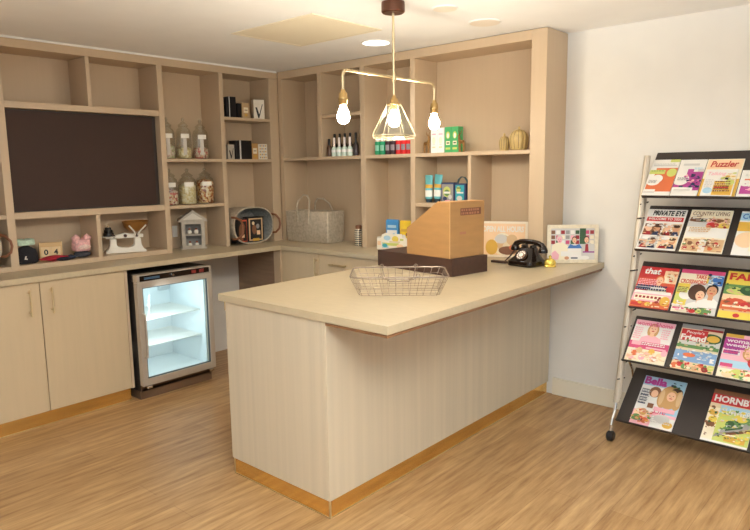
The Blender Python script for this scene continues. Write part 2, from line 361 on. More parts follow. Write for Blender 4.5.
# ------------------------------------------------------------------ under-counter fridge
fr = thing('fridge', 'small glass-fronted stainless under-counter fridge, lit inside', 'fridge', (.36,-1.52,0))
FY0, FY1 = -1.802, -1.245
mb = MB(); mb.box(.10, .583, FY0, FY0+.012, .06, .832, BLACK).box(.10, .583, FY1-.012, FY1, .06, .832, BLACK).box(.10, .112, FY0+.012, FY1-.012, .06, .832, BLACK)
mb.box(.112, .583, FY0+.012, FY1-.012, .82, .832, BLACK).box(.112, .583, FY0+.012, FY1-.012, .06, .075, BLACK); P(mb, 'body', fr)
mb = MB(); a, b_ = FY0+.0125, FY1-.0125
mb.box(.1125, .13, a, b_, .076, .8, LINER).box(.13, .575, a, a+.022, .076, .8, LINER).box(.13, .575, b_-.022, b_, .076, .8, LINER).box(.13, .575, a+.022, b_-.022, .776, .8, LINER).box(.13, .575, a+.022, b_-.022, .076, .13, LINER)
P(mb, 'liner', fr)
for z in (.335, .515):
    mb = MB(); mb.tube([(.145,a+.03,z),(.53,a+.03,z),(.53,b_-.03,z),(.145,b_-.03,z)], .0035, WHITE, 6, True)
    for i in range(1, 28): y = a+.03+(b_-a-.06)*i/28; mb.tube([(.145,y,z),(.53,y,z)], .003, WHITE, 5)
    for k in (.27,.4): mb.tube([(k,a+.03,z-.004),(k,b_-.03,z-.004)], .0025, WHITE, 5)
    P(mb, 'shelf', fr, 0)
P(MB().box(.1305, .165, b_-.12, b_-.045, .62, .73, mat('thermostat_grey', (190,196,198), .4)), 'thermostat', fr)
LED = emit('led_strip', (236,246,255), 4)
for yy, sg in ((a+.0225,1),):
    P(MB().box(.545, .565, min(yy,yy+sg*.004), max(yy,yy+sg*.004), .16, .74, LED), 'light_strip', fr, 0)
    al = bpy.data.lights.new('fridge_light', 'AREA'); al.shape = 'RECTANGLE'; al.size = .02; al.size_y = .56; al.energy = FRIDGE_W; al.color = (.88,.96,1)
    ao = bpy.data.objects.new('fridge_light', al); sc.collection.objects.link(ao); ao.parent = fr; ao.location = Vector((.555,yy+sg*.006,.45))-Vector(fr.location)
    ao.rotation_euler = Vector((-.7,sg*1.0,0)).to_track_quat('-Z','Z').to_euler()
mb = MB(); z0, z1 = .103, .783; oy0, oy1, oz0, oz1 = FY0+.036, FY1-.036, .148, .748
mb.box(.587, .63, FY0, oy0, z0, z1, STEEL).box(.587, .63, oy1, FY1, z0, z1, STEEL).box(.587, .63, oy0, oy1, z0, oz0, STEEL).box(.587, .63, oy0, oy1, oz1, z1, STEEL)
door = P(mb, 'door', fr)
MB().box(.604, .610, oy0+.0005, oy1-.0005, oz0+.0005, oz1-.0005, PANE).build('glass_pane', door, loc=-Vector(fr.location))
mb = MB(); g = mat('gasket', (60,70,74), .5)
mb.box(.6105, .622, oy0, oy0+.007, oz0, oz1, g).box(.6105, .622, oy1-.007, oy1, oz0, oz1, g).box(.6105, .622, oy0+.007, oy1-.007, oz0, oz0+.005, g).box(.6105, .622, oy0+.007, oy1-.007, oz1-.005, oz1, g)
mb.build('gasket', door, loc=-Vector(fr.location))
mb = MB(); hy = FY0+.022
mb.tube([(.6305,hy,.585),(.665,hy,.58),(.67,hy,.565),(.67,hy,.315),(.665,hy,.3),(.6305,hy,.295)], .006, STEEL, 8)
mb.build('handle', door, smooth=40, loc=-Vector(fr.location))
cp = P(MB().box(.56, .63, FY0, FY1, .786, .832, STEEL), 'control_panel', fr)
MB().box(.6302, .632, FY0+.02, FY1-.02, .7915, .8265, BLACKG).build('panel_face', cp, loc=-Vector(fr.location))
mb = MB(); mb.box(.6322, .6332, FY0+.05, FY0+.16, .8, .816, mat('display_blue', (60,80,96), .3)); mb.build('display', cp, loc=-Vector(fr.location))
mb = MB(); mb.tube([(.6322,-1.55,.808),(.645,-1.55,.808)], .008, CHROME, 10); mb.build('lock', cp, smooth=40, loc=-Vector(fr.location))
for k in (0,1): MB().box(.6322, .636, FY1-.16+.06*k, FY1-.125+.06*k, .797, .82, mat('switch_red', (120,40,34), .4)).build('switch', cp, loc=-Vector(fr.location))
P(MB().box(.16, .575, FY0+.004, FY1-.004, .0005, .0595, KICKD).box(.565, .583, FY0+.004, FY1-.004, .0595, .1, KICKD), 'plinth', fr)
for y in (FY0+.04, FY1-.04):
    P(MB().box(.5875, .64, y-.018, y+.018, .084, .0995, CHROME), 'hinge', fr, .004)

# ------------------------------------------------------------------ dark screen in the left bookcase
tv = thing('wall_screen', 'large dark brown blank screen set into the left bookcase', 'screen', (.2,-1.85,1.25))
SCR = mat('screen_dark', (54,31,20), .7, noise=.05, nscale=(3,3,3))
P(MB().box(.175, .205, YA[1]+.004, YB[0]-.004, 1.2505, 1.866, mat('bezel_dark', (44,34,28), .5)), 'bezel', tv, .002)
P(MB().box(.2052, .2085, YA[1]+.014, YB[0]-.03, 1.258, 1.858, SCR), 'display', tv, .001)

# ------------------------------------------------------------------ ceiling: hatch, downlights, pendant
ht = thing('access_panel', 'square cream access panel flush in the ceiling', 'ceiling panel', (1.56,-1.15,H))
HP = mat('hatch_cream', (240,229,203), .6)
mb = MB()
hx0, hx1, hy0, hy1 = 1.22, 1.91, -1.43, -.88
mb.box(hx0,hx1,hy0,hy0+.02,H-.006,H-.0005,HP).box(hx0,hx1,hy1-.02,hy1,H-.006,H-.0005,HP).box(hx0,hx0+.02,hy0+.02,hy1-.02,H-.006,H-.0005,HP).box(hx1-.02,hx1,hy0+.02,hy1-.02,H-.006,H-.0005,HP)
P(mb, 'frame', ht, .001)
P(MB().box(hx0+.021,hx1-.021,hy0+.021,hy1-.021,H-.005,H-.0005,HP), 'panel', ht, .001)
DLE = emit('downlight_glow', (255,246,228), 5)
DLO = mat('downlight_off', (238,228,212), .3)
def downlight(x, y, label, on=True, r=.092):
    t = thing('downlight', label, 'ceiling light', (x,y,H), group=None)
    MB().lathe([(r*.93,-.0005),(r*.94,-.006),(r,-.005),(r*1.02,-.0005)], CEIL if not on else WHITE, seg=28).build('rim', t, smooth=40)
    MB().lathe([(.001,-.0062),(r*.92,-.0062),(r*.92,-.0072),(.001,-.0072)], DLE if on else DLO, seg=28, cap0=False, cap1=False).build('lens', t)
    if on:
        l = bpy.data.lights.new('downlight_lamp', 'SPOT'); l.energy = DOWNLIGHT_W*(2.2 if x < 2 else 1); l.spot_size = 2.4; l.spot_blend = .9; l.color = (.98,.985,1); l.shadow_soft_size = .06
        lo = bpy.data.objects.new('downlight_lamp', l); sc.collection.objects.link(lo); lo.parent = t; lo.location = (0,0,-.02)
    return t
downlight(1.637, -.62, 'round lit downlight in the ceiling beside the cream access panel')
downlight(2.433, -.615, 'round unlit downlight in the ceiling above the right of the bookcase', False, .09)
downlight(2.456, -1.03, 'faint round unlit disc in the ceiling right of the pendant', False, .065)
PXL, PYL = 2.343, -1.304
pend = thing('pendant_light', 'brass three-bulb bar pendant light hanging over the counter', 'pendant light', (PXL,PYL,H))
P(MB().lathe([(.001,0),(.056,0),(.057,-.012),(.057,-.046),(.05,-.052),(.001,-.052)], mat('bronze', (92,58,42), .3, metal=.6), (PXL,PYL,H-.0008), 28, False, False), 'ceiling_rose', pend)
P(MB().tube([(PXL,PYL,H-.052),(PXL,PYL,1.83)], .0062, BRASSL, 10).lathe([(.0062,-.02),(.011,-.016),(.011,.016),(.0062,.02)], BRASSL, (PXL,PYL,1.922), 12), 'rod', pend)
ya, yb = -1.665, -.968
zc = 1.922
pts = [(PXL,ya,1.83),(PXL,ya,zc-.03)]+[(PXL,ya+.03-.03*math.cos(t),zc-.03+.03*math.sin(t)) for t in [PI/2*k/6 for k in range(1,7)]]+\
      [(PXL,yb-.03+.03*math.sin(t),zc-.03+.03*math.cos(t)) for t in [PI/2*k/6 for k in range(0,7)]]+[(PXL,yb,1.83)]
mb = MB().tube(pts, .0068, BRASSL, 10, n0=(1,0,0)); P(mb, 'crossbar', pend, 0)
BUL = emit('bulb_glow', (255,241,218), BULB_E); 
for y in (ya, PYL, yb):
    so = MB().lathe([(.0075,.07),(.011,.066),(.012,.056),(.02,.054),(.021,.034),(.0225,.032),(.0225,.025),(.021,.023),(.021,.004),(.017,0),(.001,0)], BRASS, (PXL,y,1.766), 20, False, False)
    if y == PYL: so.lathe([(.012,0),(.033,-.001),(.034,.006),(.012,.01)], BRASS, (PXL,y,1.79), 24)
    s_ = P(so, 'lamp_socket', pend, 0)
    for p in s_.data.polygons: p.use_smooth = True
    b = P(MB().lathe([(.001,-.082),(.011,-.081),(.02,-.076),(.0265,-.066),(.029,-.053),(.027,-.038),(.021,-.022),(.0155,-.01),(.0135,0),(.001,0)], BUL, (PXL,y,1.7655), 20, False, False), 'bulb', pend, 0)
    for p in b.data.polygons: p.use_smooth = True
# faceted clear glass shade round the middle bulb
def ring(r, z, n=8): return [(PXL+r*math.cos(2*PI*i/n+.2), PYL+r*math.sin(2*PI*i/n+.2), z) for i in range(n)]
P(MB().rings([ring(.034,1.797), ring(.112,1.642), ring(.104,1.628), ring(.103,1.6275), ring(.109,1.642), ring(.032,1.795)], GLASS, False, False), 'glass_shade', pend, 0)
mb = MB(); EDGE = mat('shade_edge', (196,180,148), .4)
R0, R1, R2 = ring(.0345,1.797), ring(.1125,1.642), ring(.1045,1.628)
for i in range(8): mb.tube([R0[i],R1[i],R2[i]], .0014, EDGE, 5)
mb.tube(R1, .0016, EDGE, 5, True).tube(R2, .0016, EDGE, 5, True); P(mb, 'shade_edges', pend, 0)

# ------------------------------------------------------------------ till, basket, phone, frames, bell on the counter
a_ = math.radians(-9)
till = thing('till', 'brown cardboard model of an old till on a dark brown base', 'till', (2.202,-.785,ZC), a_)
CARD = mat('card_brown', (170,126,76), .6, noise=.03, nscale=(8,8,40))
P0 = lambda mb, n, par, bv=.0015, **k: mb.build(n, par, bevel=bv, **k)
P0(MB().box(-.309,.306,-.165,.125,0,.095,DBROWN), 'base', till)
prof = [(-.05,.0955),(.292,.0955),(.292,.4),(.2,.4),(-.045,.258)]
prof = [(-.05,.0955),(.288,.0955),(.288,.4),(.195,.4),(-.05,.245)]
P0(MB().prism(prof, -.162, .115, CARD, 'y'), 'body', till, .002)
lbl = MB(); LB = mat('label_ink', (112,66,42), .6); LB2 = mat('label_ink_pale', (168,112,84), .6)
lbl.box(.2884,.2888,-.08,.085,.325,.363,LB)
random.seed(4)
for r_ in range(2):
    y = -.074
    while y < .066:
        wd = random.uniform(.006,.016); lbl.box(.289,.2892,y,y+wd,.329+.018*r_,.341+.018*r_,LB2); y += wd+random.uniform(.004,.009)
P0(lbl, 'printed_label', till, 0)
P0(MB().box(.2884,.2888,-.085,-.035,.222,.236,LB2), 'small_print', till, 0)
cor = P0(MB().box(.2875,.2895,-.1635,-.1605,.097,.399,mat('card_edge', (214,174,118), .6)), 'edge_strip', till, 0)

bs = thing('wire_basket', 'silver wire basket with folded handles on the counter', 'basket', (2.505,-1.475,ZC), math.radians(39.5))
WIRE = mat('wire', (140,126,114), .35, metal=.6)
def rrect(hx, hy, r, z, n=4, cx=0, cy=0):
    out = []
    for sx, sy, a0 in ((1,1,0),(-1,1,PI/2),(-1,-1,PI),(1,-1,1.5*PI)):
        for i in range(n+1):
            a = a0+PI/2*i/n; out.append((cx+sx*(hx-r)+r*math.cos(a), cy+sy*(hy-r)+r*math.sin(a), z))
    return out
ZR = .092
body = MB(); bx, by, tx, ty = .185, .12, .226, .155
P0(MB().tube(rrect(tx,ty,.04,ZR), .0034, WIRE, 6, True), 'rim', bs, 0)
for k in (.0035,.035,.064): 
    t = k/ZR; body.tube(rrect(bx+(tx-bx)*t, by+(ty-by)*t, .035, k), .0013, WIRE, 5, True)
for i in range(12):
    x = -.17+.34*i/11; xt = x*tx/bx*.98
    for s in (-1,1): body.tube([(x,s*by,.002),(xt,s*ty,ZR)], .0011, WIRE, 5)
    if i % 2: body.tube([(x,-by,.002),(x,by,.002)], .001, WIRE, 5)
for i in range(7):
    y = -.1+.2*i/6; yt = y*ty/by*.97
    for s in (-1,1): body.tube([(s*bx,y,.002),(s*tx,yt,ZR)], .0011, WIRE, 5)
    if i % 2: body.tube([(-bx,y,.002),(bx,y,.002)], .001, WIRE, 5)
P0(body, 'wire_mesh', bs, 0)
for s in (-1,1):
    h = MB(); e = .085
    h.tube([(-e,s*ty,ZR+.006),(-e+.015,s*ty*.2,.062),(-e+.04,s*ty*-.2,.052),(e-.04,s*ty*-.2,.052),(e-.015,s*ty*.2,.062),(e,s*ty,ZR+.006)], .0028, WIRE, 6)
    for xx in (-e,e): h.tube(arc((xx,s*ty,ZR+.007), .0085, 0, 2*PI, 10)[:-1], .002, WIRE, 5, True)
    P0(h, 'handle', bs, 0)

ph = thing('rotary_phone', 'black vintage rotary telephone with brown cloth cord', 'telephone', (2.592,-.378,ZC), math.radians(-10)); ph.scale = (1.06,1.05,1.04)
def sup(hx, hy, z, n=20, e=3.5, cy=0):
    return [(hx*abs(math.cos(t))**(2/e)*math.copysign(1,math.cos(t)), cy+hy*abs(math.sin(t))**(2/e)*math.copysign(1,math.sin(t)), z) for t in [2*PI*i/n for i in range(n)]]
P0(MB().rings([sup(.082,.078,.0015,e=7), sup(.083,.08,.005,e=7), sup(.082,.079,.028,e=7), sup(.078,.074,.033,e=6), sup(.062,.056,.055,e=4.5,cy=.008), sup(.05,.042,.08,cy=.014), sup(.046,.036,.098,cy=.016), sup(.04,.03,.102,cy=.016)], BLACKG), 'body', ph, 0, smooth=50)
dialc = Vector((0,-.046,.06)); dn = Vector((0,-.78,.62)).normalized(); du = Vector((1,0,0)); dv = dn.cross(du)
def disc(mb, c, r0, r1, z0, z1, M, n=24):
    def R(r, z): return [c+du*r*math.cos(2*PI*i/n)+dv*r*math.sin(2*PI*i/n)+dn*z for i in range(n)]
    mb.rings([R(r0,z0), R(r1,z0), R(r1,z1), R(r0,z1)], M, loop=True)
mb = MB(); disc(mb, dialc, .001, .036, .002, .008, mat('dial_bronze', (120,84,54), .28, metal=.5)); disc(mb, dialc, .03, .038, .008, .011, BLACKG); disc(mb, dialc, .001, .013, .008, .0105, CREAM)
for i in range(10):
    a = 2*PI*i/12+.6; disc(mb, dialc+du*.022*math.cos(a)+dv*.022*math.sin(a), .001, .0048, .008, .0088, CREAM, 10)
P0(mb, 'dial', ph, 0)
mb = MB()
for s in (-1,1): P0(MB().rbox((s*.03,.018,.108), (.012,.05,.02), 0, BLACKG), 'cradle_prong', ph, .004)
hs = [(-.098,.018,.106),(-.088,.018,.119),(-.06,.018,.13),(-.03,.018,.134),(.03,.018,.134),(.06,.018,.13),(.088,.018,.119),(.098,.018,.106)]
mb = MB().tube(hs, [.016,.0165,.015,.0145,.0145,.015,.0165,.016], BLACKG, 12)
for s in (-1,1): mb.lathe([(.012,.018),(.02,.01),(.026,-.006),(.026,-.018),(.018,-.021),(.001,-.021)], BLACKG, (s*.096,.018,.098), 16, True, False)
P0(mb, 'handset', ph, 0, smooth=50)
cd = MB().tube([(-.1,.02,.08),(-.115,.0,.045),(-.14,-.02,.012),(-.165,-.035,.006),(-.125,-.05,.006),(-.1,-.03,.006),(-.086,.0,.012)], .004, mat('cord_brown', (64,44,36), .8), 6)
cd.rbox((-.165,-.04,.008), (.095,.03,.012), math.radians(8), mat('cord_brown', (64,44,36), .8))
P0(cd, 'cord', ph, 0)

bell = thing('counter_bell', 'small brass counter bell in front of the three-person photo', 'bell', (2.728,-.352,ZC))
P0(MB().lathe([(.001,.0008),(.034,.0008),(.036,.005),(.03,.012),(.033,.018),(.034,.024),(.03,.037),(.02,.046),(.008,.05),(.007,.056),(.009,.06),(.006,.066),(.001,.067)], mat('bell_gold', (236,208,100), .25, metal=.6), seg=24, cap0=False, cap1=False), 'dome', bell, 0, smooth=50)

def picture_frame(name, label, a, b, h, lean, fm, inset=.02):
    a = Vector((a[0],a[1],0)); b = Vector((b[0],b[1],0)); wd = (b-a).length; ang = math.atan2(b.y-a.y, b.x-a.x)
    t = thing(name, label, 'picture frame', (a.x,a.y,ZC+.0008), rot=None); t.rotation_euler = Euler((-lean,0,ang))
    mb = MB(); d = .016
    mb.box(0,wd,0,d,0,inset,fm).box(0,wd,0,d,h-inset,h,fm).box(0,inset,0,d,inset,h-inset,fm).box(wd-inset,wd,0,d,inset,h-inset,fm)
    P0(mb, 'frame', t, .002)
    P0(MB().box(inset+.0003,wd-inset-.0003,.006,.012,inset+.0003,h-inset-.0003,ink('cream')), 'backing', t, 0)
    P0(MB().box(wd/2-.02,wd/2+.02,d+.0005,d+.004,.004,h*.6,DBROWN), 'strut', t, 0)
    pr = Print((inset,.006,inset), (1,0,0), (0,0,1)); pr.W = wd-2*inset; pr.Hh = h-2*inset
    return t, pr
FR1 = mat('frame_white', (240,226,204), .5); FR2 = mat('frame_cream', (226,214,188), .55, noise=.04, nscale=(60,60,60))
f1, pr = picture_frame('picture_frame', 'white framed peach poster with white lettering, half behind the till', (2.155,-.215), (2.445,-.1), .232, .06, FR1, .014)
W, Hh = pr.W, pr.Hh
pr.rect(0,0,W,Hh,'peach'); pr.rect(0,Hh-.014,W,Hh,'oran2') if False else None
pr.ell(.14,.07,.06,.075,'cream').ell(.15,.075,.045,.055,'tan').ell(.19,.05,.05,.05,'sand').ell(.13,.105,.04,.03,'lgrey').ell(.175,.03,.06,.028,'brown').ell(.2,.1,.035,.035,'tan').ell(.07,.05,.04,.05,'gold').ell(.21,.05,.028,.02,'orange')
pr.build('print', f1)
text('lettering', 'OPEN ALL HOURS', f1, (.014,.006,.014), (1,0,0), (0,0,1), .01, Hh-.054, W-.02, .038, ink('white'), .003, bold=.035)
f2, pr = picture_frame('picture_frame', 'cream framed photograph of three people standing at a shop counter', (2.6545,-.24), (2.8965,-.063), .232, .06, FR2, .022)
W, Hh = pr.W, pr.Hh
pr.rect(0,0,W,Hh,'lgrey')
random.seed(2)
for i in range(9):
    for j in range(3):
        x = i*W/9; y = Hh*(.5+.16*j); pr.rect(x+.002,y,x+W/9-.004,y+.022,random.choice(['dred','brown','pink','cream','white','dgreen','grey','lpink']))
pr.rect(W*.66,Hh*.5,W*.8,Hh,'dgreen')
u = W/.26
pr.poly([(0,0),(.1*u,0),(.112*u,.05),(.1*u,.085),(.07*u,.103),(.035*u,.103),(.005*u,.085)],'cream').poly([(.005*u,0),(.045*u,0),(.05*u,.03),(.025*u,.055),(.005*u,.04)],'lpink').rect(.06*u,.02,.1*u,.05,'white')
pr.face(.052*u,.122,.021,'hairg','lpink','cream',shoulders=False)
pr.poly([(.1*u,0),(.185*u,0),(.18*u,.07),(.165*u,.09),(.12*u,.09),(.1*u,.075)],'white').poly([(.098*u,.068),(.187*u,.068),(.17*u,.094),(.15*u,.086),(.135*u,.086),(.115*u,.094)],'blue')
pr.face(.14*u,.118,.018,'hairb','skin','blue',shoulders=False)
pr.poly([(.185*u,0),(W,0),(W,.085),(.235*u,.1),(.2*u,.095),(.19*u,.05)],'lgrey').poly([(.203*u,.05),(.225*u,.05),(.222*u,.094),(.206*u,.094)],'dred').rect(.19*u,.042,W,.05,'purple')
pr.face(.212*u,.12,.018,'hairb','skin','white',shoulders=False)
pr.rect(.12*u,.006,.16*u,.014,'navy').ell(.2*u,.012,.03,.012,'white').ell(.095*u,.01,.014,.01,'skin2')
pr.build('print', f2)

# ------------------------------------------------------------------ magazine rack
RX, RY = 3.18, -.3
rk = thing('magazine_rack', 'silver-framed magazine rack on castors with five sloping dark shelves by the white wall', 'magazine rack', (RX,RY,0))
SX0, SX1 = 3.199, 3.884
SHL = [((-.25,1.312),46.4,.325), ((-.32,1.031),45.6,.315), ((-.374,.727),47.6,.304), ((-.444,.449),45.6,.288), ((-.494,.127),38.6,.358)]
for (y, z), ang, L in SHL:
    a = math.radians(ang); c, s = math.cos(a), math.sin(a)
    def q(t, n): return (y+c*t-s*n, z+s*t+c*n)
    poly = [q(-.004,-.006), q(L,-.006), q(L,0), q(0,0), q(0,.012), q(-.004,.012)]
    P(MB().prism(poly, SX0, SX1, RACKM, 'x'), 'shelf', rk, .001)
def posts(x0, x1, sgn):
    mb = MB(); top_, bot = Vector((0,-.118,1.53)), Vector((0,-.432,.2)); xc = (x0+x1)/2
    d = (bot-top_).normalized()
    pts = [(xc,top_.y,top_.z),(xc,bot.y,bot.z)]
    mb.tube(pts, .011, SILVER, 12, flat=1.6, n0=(0,1,0))
    P(mb, 'upright', rk, 0)
    mb = MB().tube([(xc,-.432,.2),(xc,-.445,.16),(xc,-.475,.125),(xc,-.49,.09),(xc,-.492,.058)], .008, CHROME, 8, n0=(1,0,0)); P(mb, 'leg', rk, 0)
    mb = MB().tube([(xc,-.2,.33),(xc,-.14,.2),(xc,-.1,.058)], .008, CHROME, 8, n0=(1,0,0)); mb.tube([(xc,-.2,.33),(xc,-.36,.5)], .008, CHROME, 8, n0=(1,0,0)); P(mb, 'leg', rk, 0)
    for yy in (-.492,-.1):
        mb = MB().lathe([(.001,-.02),(.02,-.019),(.0285,-.011),(.0285,.011),(.02,.019),(.001,.02)], BLACK, (0,0,0), 20, False, False)
        mb.v = [(xc+sgn*.0+p[2], yy+p[0], .029+p[1]) for p in mb.v]
        cst = P(mb, 'castor', rk, 0)
        for p in cst.data.polygons: p.use_smooth = False
    mb = MB(); xi = xc-sgn*.017
    mb.tube([(xi,-.155,1.3),(xi,-.42,.22)], .0045, STEEL, 6)
    for (y, z), ang, L in SHL[:-1]:
        yy = y+.075; zz = z-.045; mb.tube([(xc,yy-.02,zz),(xc-sgn*.02,yy+.045,zz+.01)], .004, BLACK, 6)
        mb.tube([(xc,y+.02,z-.12),(xc-sgn*.02,y+.07,z-.12)], .004, BLACK, 6)
    P(mb, 'side_rod', rk, 0)
posts(3.158, 3.192, -1); posts(3.891, 3.925, 1)

# magazines
PAPER = mat('paper_edge', (236,232,224), .6)
def magazine(k, x0, x1, hgt, label, draw, layer=0, s0=.002, th=.005, dx=0, tilt=0):
    (y, z), ang, L = SHL[k]; a = math.radians(ang); nrm = .0008+layer*.0065
    wd = x1-x0
    t = thing('magazine', label, 'magazine', (SX0-.005+x0, y+math.cos(a)*s0-math.sin(a)*nrm, z+math.sin(a)*s0+math.cos(a)*nrm), rot=(a,0,tilt))
    P0(MB().box(0,wd,0,hgt,0,th,PAPER), 'pages', t, 0)
    pr = Print((0,0,th), (1,0,0), (0,1,0), .0002); pr.t = t; pr.W = wd; pr.Hh = hgt; pr.th = th
    draw(pr, wd, hgt); pr.build('cover', t); return t
def clutter(pr, x0, y0, x1, y1, cols, n, sd):
    rnd = random.Random(sd)
    for i in range(n):
        x, y = rnd.uniform(x0,x1), rnd.uniform(y0,y1); a, b = rnd.uniform(.003,.012), rnd.uniform(.003,.009)
        pr.ell(x, y, a, b, rnd.choice(cols), 7, rnd.uniform(0,3), rnd.uniform(0,3)+2*PI) if rnd.random() < .6 else pr.rect(x-a,y-b*.4,x+a,y+b*.4, rnd.choice(cols))
def lines(pr, x0, x1, y0, n, dy, k, sd):
    rnd = random.Random(sd)
    for i in range(n):
        x = x0
        while x < x1-.006:
            w_ = rnd.uniform(.005,.016); pr.rect(x, y0-dy*i, min(x+w_,x1), y0-dy*i+dy*.5, k); x += w_+.003
def ttl(pr, s, x, y, w_, h_, k, shear=0, bold=.02, name='title'):
    text(name, s, pr.t, (0,0,pr.th), (1,0,0), (0,1,0), x, y, w_, h_, ink(k), .003, shear, bold)
def m_a(pr, W, Hh):
    pr.rect(0,0,W,Hh,'white').rect(.09,Hh-.02,W,Hh,'lime').rect(.005,.03,W,.2,'orange').ell(.1,.15,.05,.05,'orange').rect(0,.1,.03,.2,'white').ell(.035,.1,.035,.028,'white').rect(0,.155,.08,.185,'lime').ell(.115,.165,.025,.03,'lime').ell(.05,.12,.03,.03,'white').rect(0,.03,.06,.045,'white').rect(0,.02,.06,.028,'lgrey')
    pr.rect(.01,Hh-.05,W-.01,Hh-.04,'lgrey')
    lines(pr,.01,W-.02,Hh-.034,2,.008,'lgrey',1); lines(pr,.012,.055,.105,3,.008,'grey',2); lines(pr,.01,.075,.172,1,.01,'green',3)
def m_b(pr, W, Hh):
    pr.rect(0,0,W,Hh,'white').rect(.0,.04,W,.19,'magenta').rect(0,.13,.05,.2,'white').ell(.03,.115,.04,.04,'white').rect(.08,.17,W,.2,'white')
    for x, y in ((.03,.06),(.06,.1),(.085,.075),(.1,.12),(.12,.1),(.075,.14),(.13,.15),(.11,.06)): pr.rect(x,y,x+.02,y+.012,'navy')
    pr.rect(.0,.03,.1,.06,'white').rect(.01,.036,.09,.048,'lgrey').rect(.02,Hh-.045,W-.03,Hh-.03,'lgrey').rect(.1,.17,.13,.19,'lgrey')
    lines(pr,.012,.055,.125,3,.008,'grey',4); lines(pr,.08,.12,.192,2,.008,'lblue',5); clutter(pr,.05,.06,.125,.15,['purple','magenta','lpink','navy'],26,6)
def m_p(pr, W, Hh):
    pr.rect(0,0,W,Hh,'cream').rect(.005,Hh-.07,W-.003,Hh-.004,'peach').rect(0,0,W,.12,'gold'); ttl(pr, 'Puzzler', .02, Hh-.058, W-.04, .042, 'red', .2, .02)
def m_c(pr, W, Hh):
    pr.rect(0,0,W,Hh,'white').rect(.05,.005,W-.005,.1,'gold').ell(.115,.12,.04,.025,'cream').ell(.12,.09,.022,.022,'lime').rect(.05,.075,.11,.08,'white').rect(.055,.05,.12,.06,'red').rect(.055,.03,.12,.036,'white').ell(.028,.035,.022,.02,'lblue').ell(.105,.115,.012,.008,'black',8)
    ttl(pr, 'Talking', .01, .13, .085, .03, 'lpink', .2, .01)
    lines(pr,.055,.13,.09,5,.016,'brown',7); lines(pr,.008,.045,.1,5,.011,'lgrey',8); clutter(pr,.08,.1,.14,.16,['lime','cream','gold','lgrey'],14,9)
def m_d(pr, W, Hh):
    pr.rect(0,0,W,Hh,'white').rect(.02,.1,W,.12,'orange').rect(.01,.02,W,.095,'magenta').ell(.03,.09,.03,.02,'white').rect(.05,.045,.12,.06,'lpink').rect(.04,Hh-.035,W-.01,Hh-.02,'lblue')
    clutter(pr,.02,.03,.14,.09,['lpink','white','purple'],16,10); lines(pr,.02,.13,.145,2,.01,'lgrey',11)
def m_eye(pr, W, Hh):
    pr.rect(0,0,W,Hh,'white').rect(.006,Hh-.085,W-.006,Hh-.055,'red')
    for x0, y0, bgk in ((.008,.1,'brown'),(.106,.1,'tan'),(.008,.012,'lgrey'),(.106,.012,'peach')):
        pr.rect(x0,y0,x0+.09,y0+.08,bgk)
        for i, kk in ((0,'skin'),(1,'skin2')):
            pr.ell(x0+.025+.042*i,y0+.045,.016,.02,kk).ell(x0+.025+.042*i,y0+.062,.017,.009,'hairb' if i else 'hairg').poly([(x0+.005+.042*i,y0),(x0+.045+.042*i,y0),(x0+.036+.042*i,y0+.026),(x0+.014+.042*i,y0+.026)],'navy' if i else 'dred')
        pr.ell(x0+.03,y0+.068,.022,.011,'white')
    ttl(pr, 'PRIVATE EYE', .03, Hh-.047, W-.036, .036, 'black', .12, .035); ttl(pr, 'WELCOME TO 2020', .014, Hh-.078, W-.03, .016, 'white', 0, .02, 'subtitle')
    clutter(pr,.012,.1,.19,.175,['skin','brown','hairb','white','grey','skin2'],44,12); clutter(pr,.012,.012,.19,.09,['lgrey','grey','hairb','white','skin','sand'],44,13)
def m_country(pr, W, Hh):
    pr.rect(0,0,W,Hh,'cream').rect(.0,.17,.09,.23,'lgrey').ell(.05,.215,.05,.012,'brown').ell(.14,.2,.05,.03,'lpink').ell(.15,.205,.025,.028,'peach').ell(.175,.18,.03,.02,'yellow').ell(.12,.185,.03,.018,'red').ell(.14,.215,.03,.01,'brown').rect(.004,.1,W-.004,.165,'white').rect(.006,.01,W-.004,.09,'tan')
    for i in range(9): pr.ell(.02+.02*i,.03+.03*(i%2),.012,.013,['red','brown','orange','dred','gold','brown','orange','red','tan'][i])
    pr.rect(.085,.005,.115,.085,'white'); ttl(pr, 'COUNTRY LIVING', .012, Hh-.04, W-.024, .026, 'brown', 0, .005)
    clutter(pr,.09,.165,W-.008,.232,['peach','brown','skin2','tan','cream','dred'],40,14); clutter(pr,.008,.01,W-.008,.09,['brown','peach','dred','cream','green','tan'],50,15); lines(pr,.02,.12,.15,3,.012,'tan',16); clutter(pr,.006,.19,.09,.235,['dgreen','lgrey','brown'],14,17)
def m_w(pr, W, Hh):
    pr.rect(0,0,W,Hh,'white').rect(0,Hh-.06,.15,Hh-.01,'lblue').rect(0,Hh-.13,.15,Hh-.07,'gold').ell(.05,.1,.05,.05,'peach').rect(.07,.03,.15,.09,'cream'); ttl(pr, 'COAST', .01, Hh-.052, .12, .034, 'blue') 
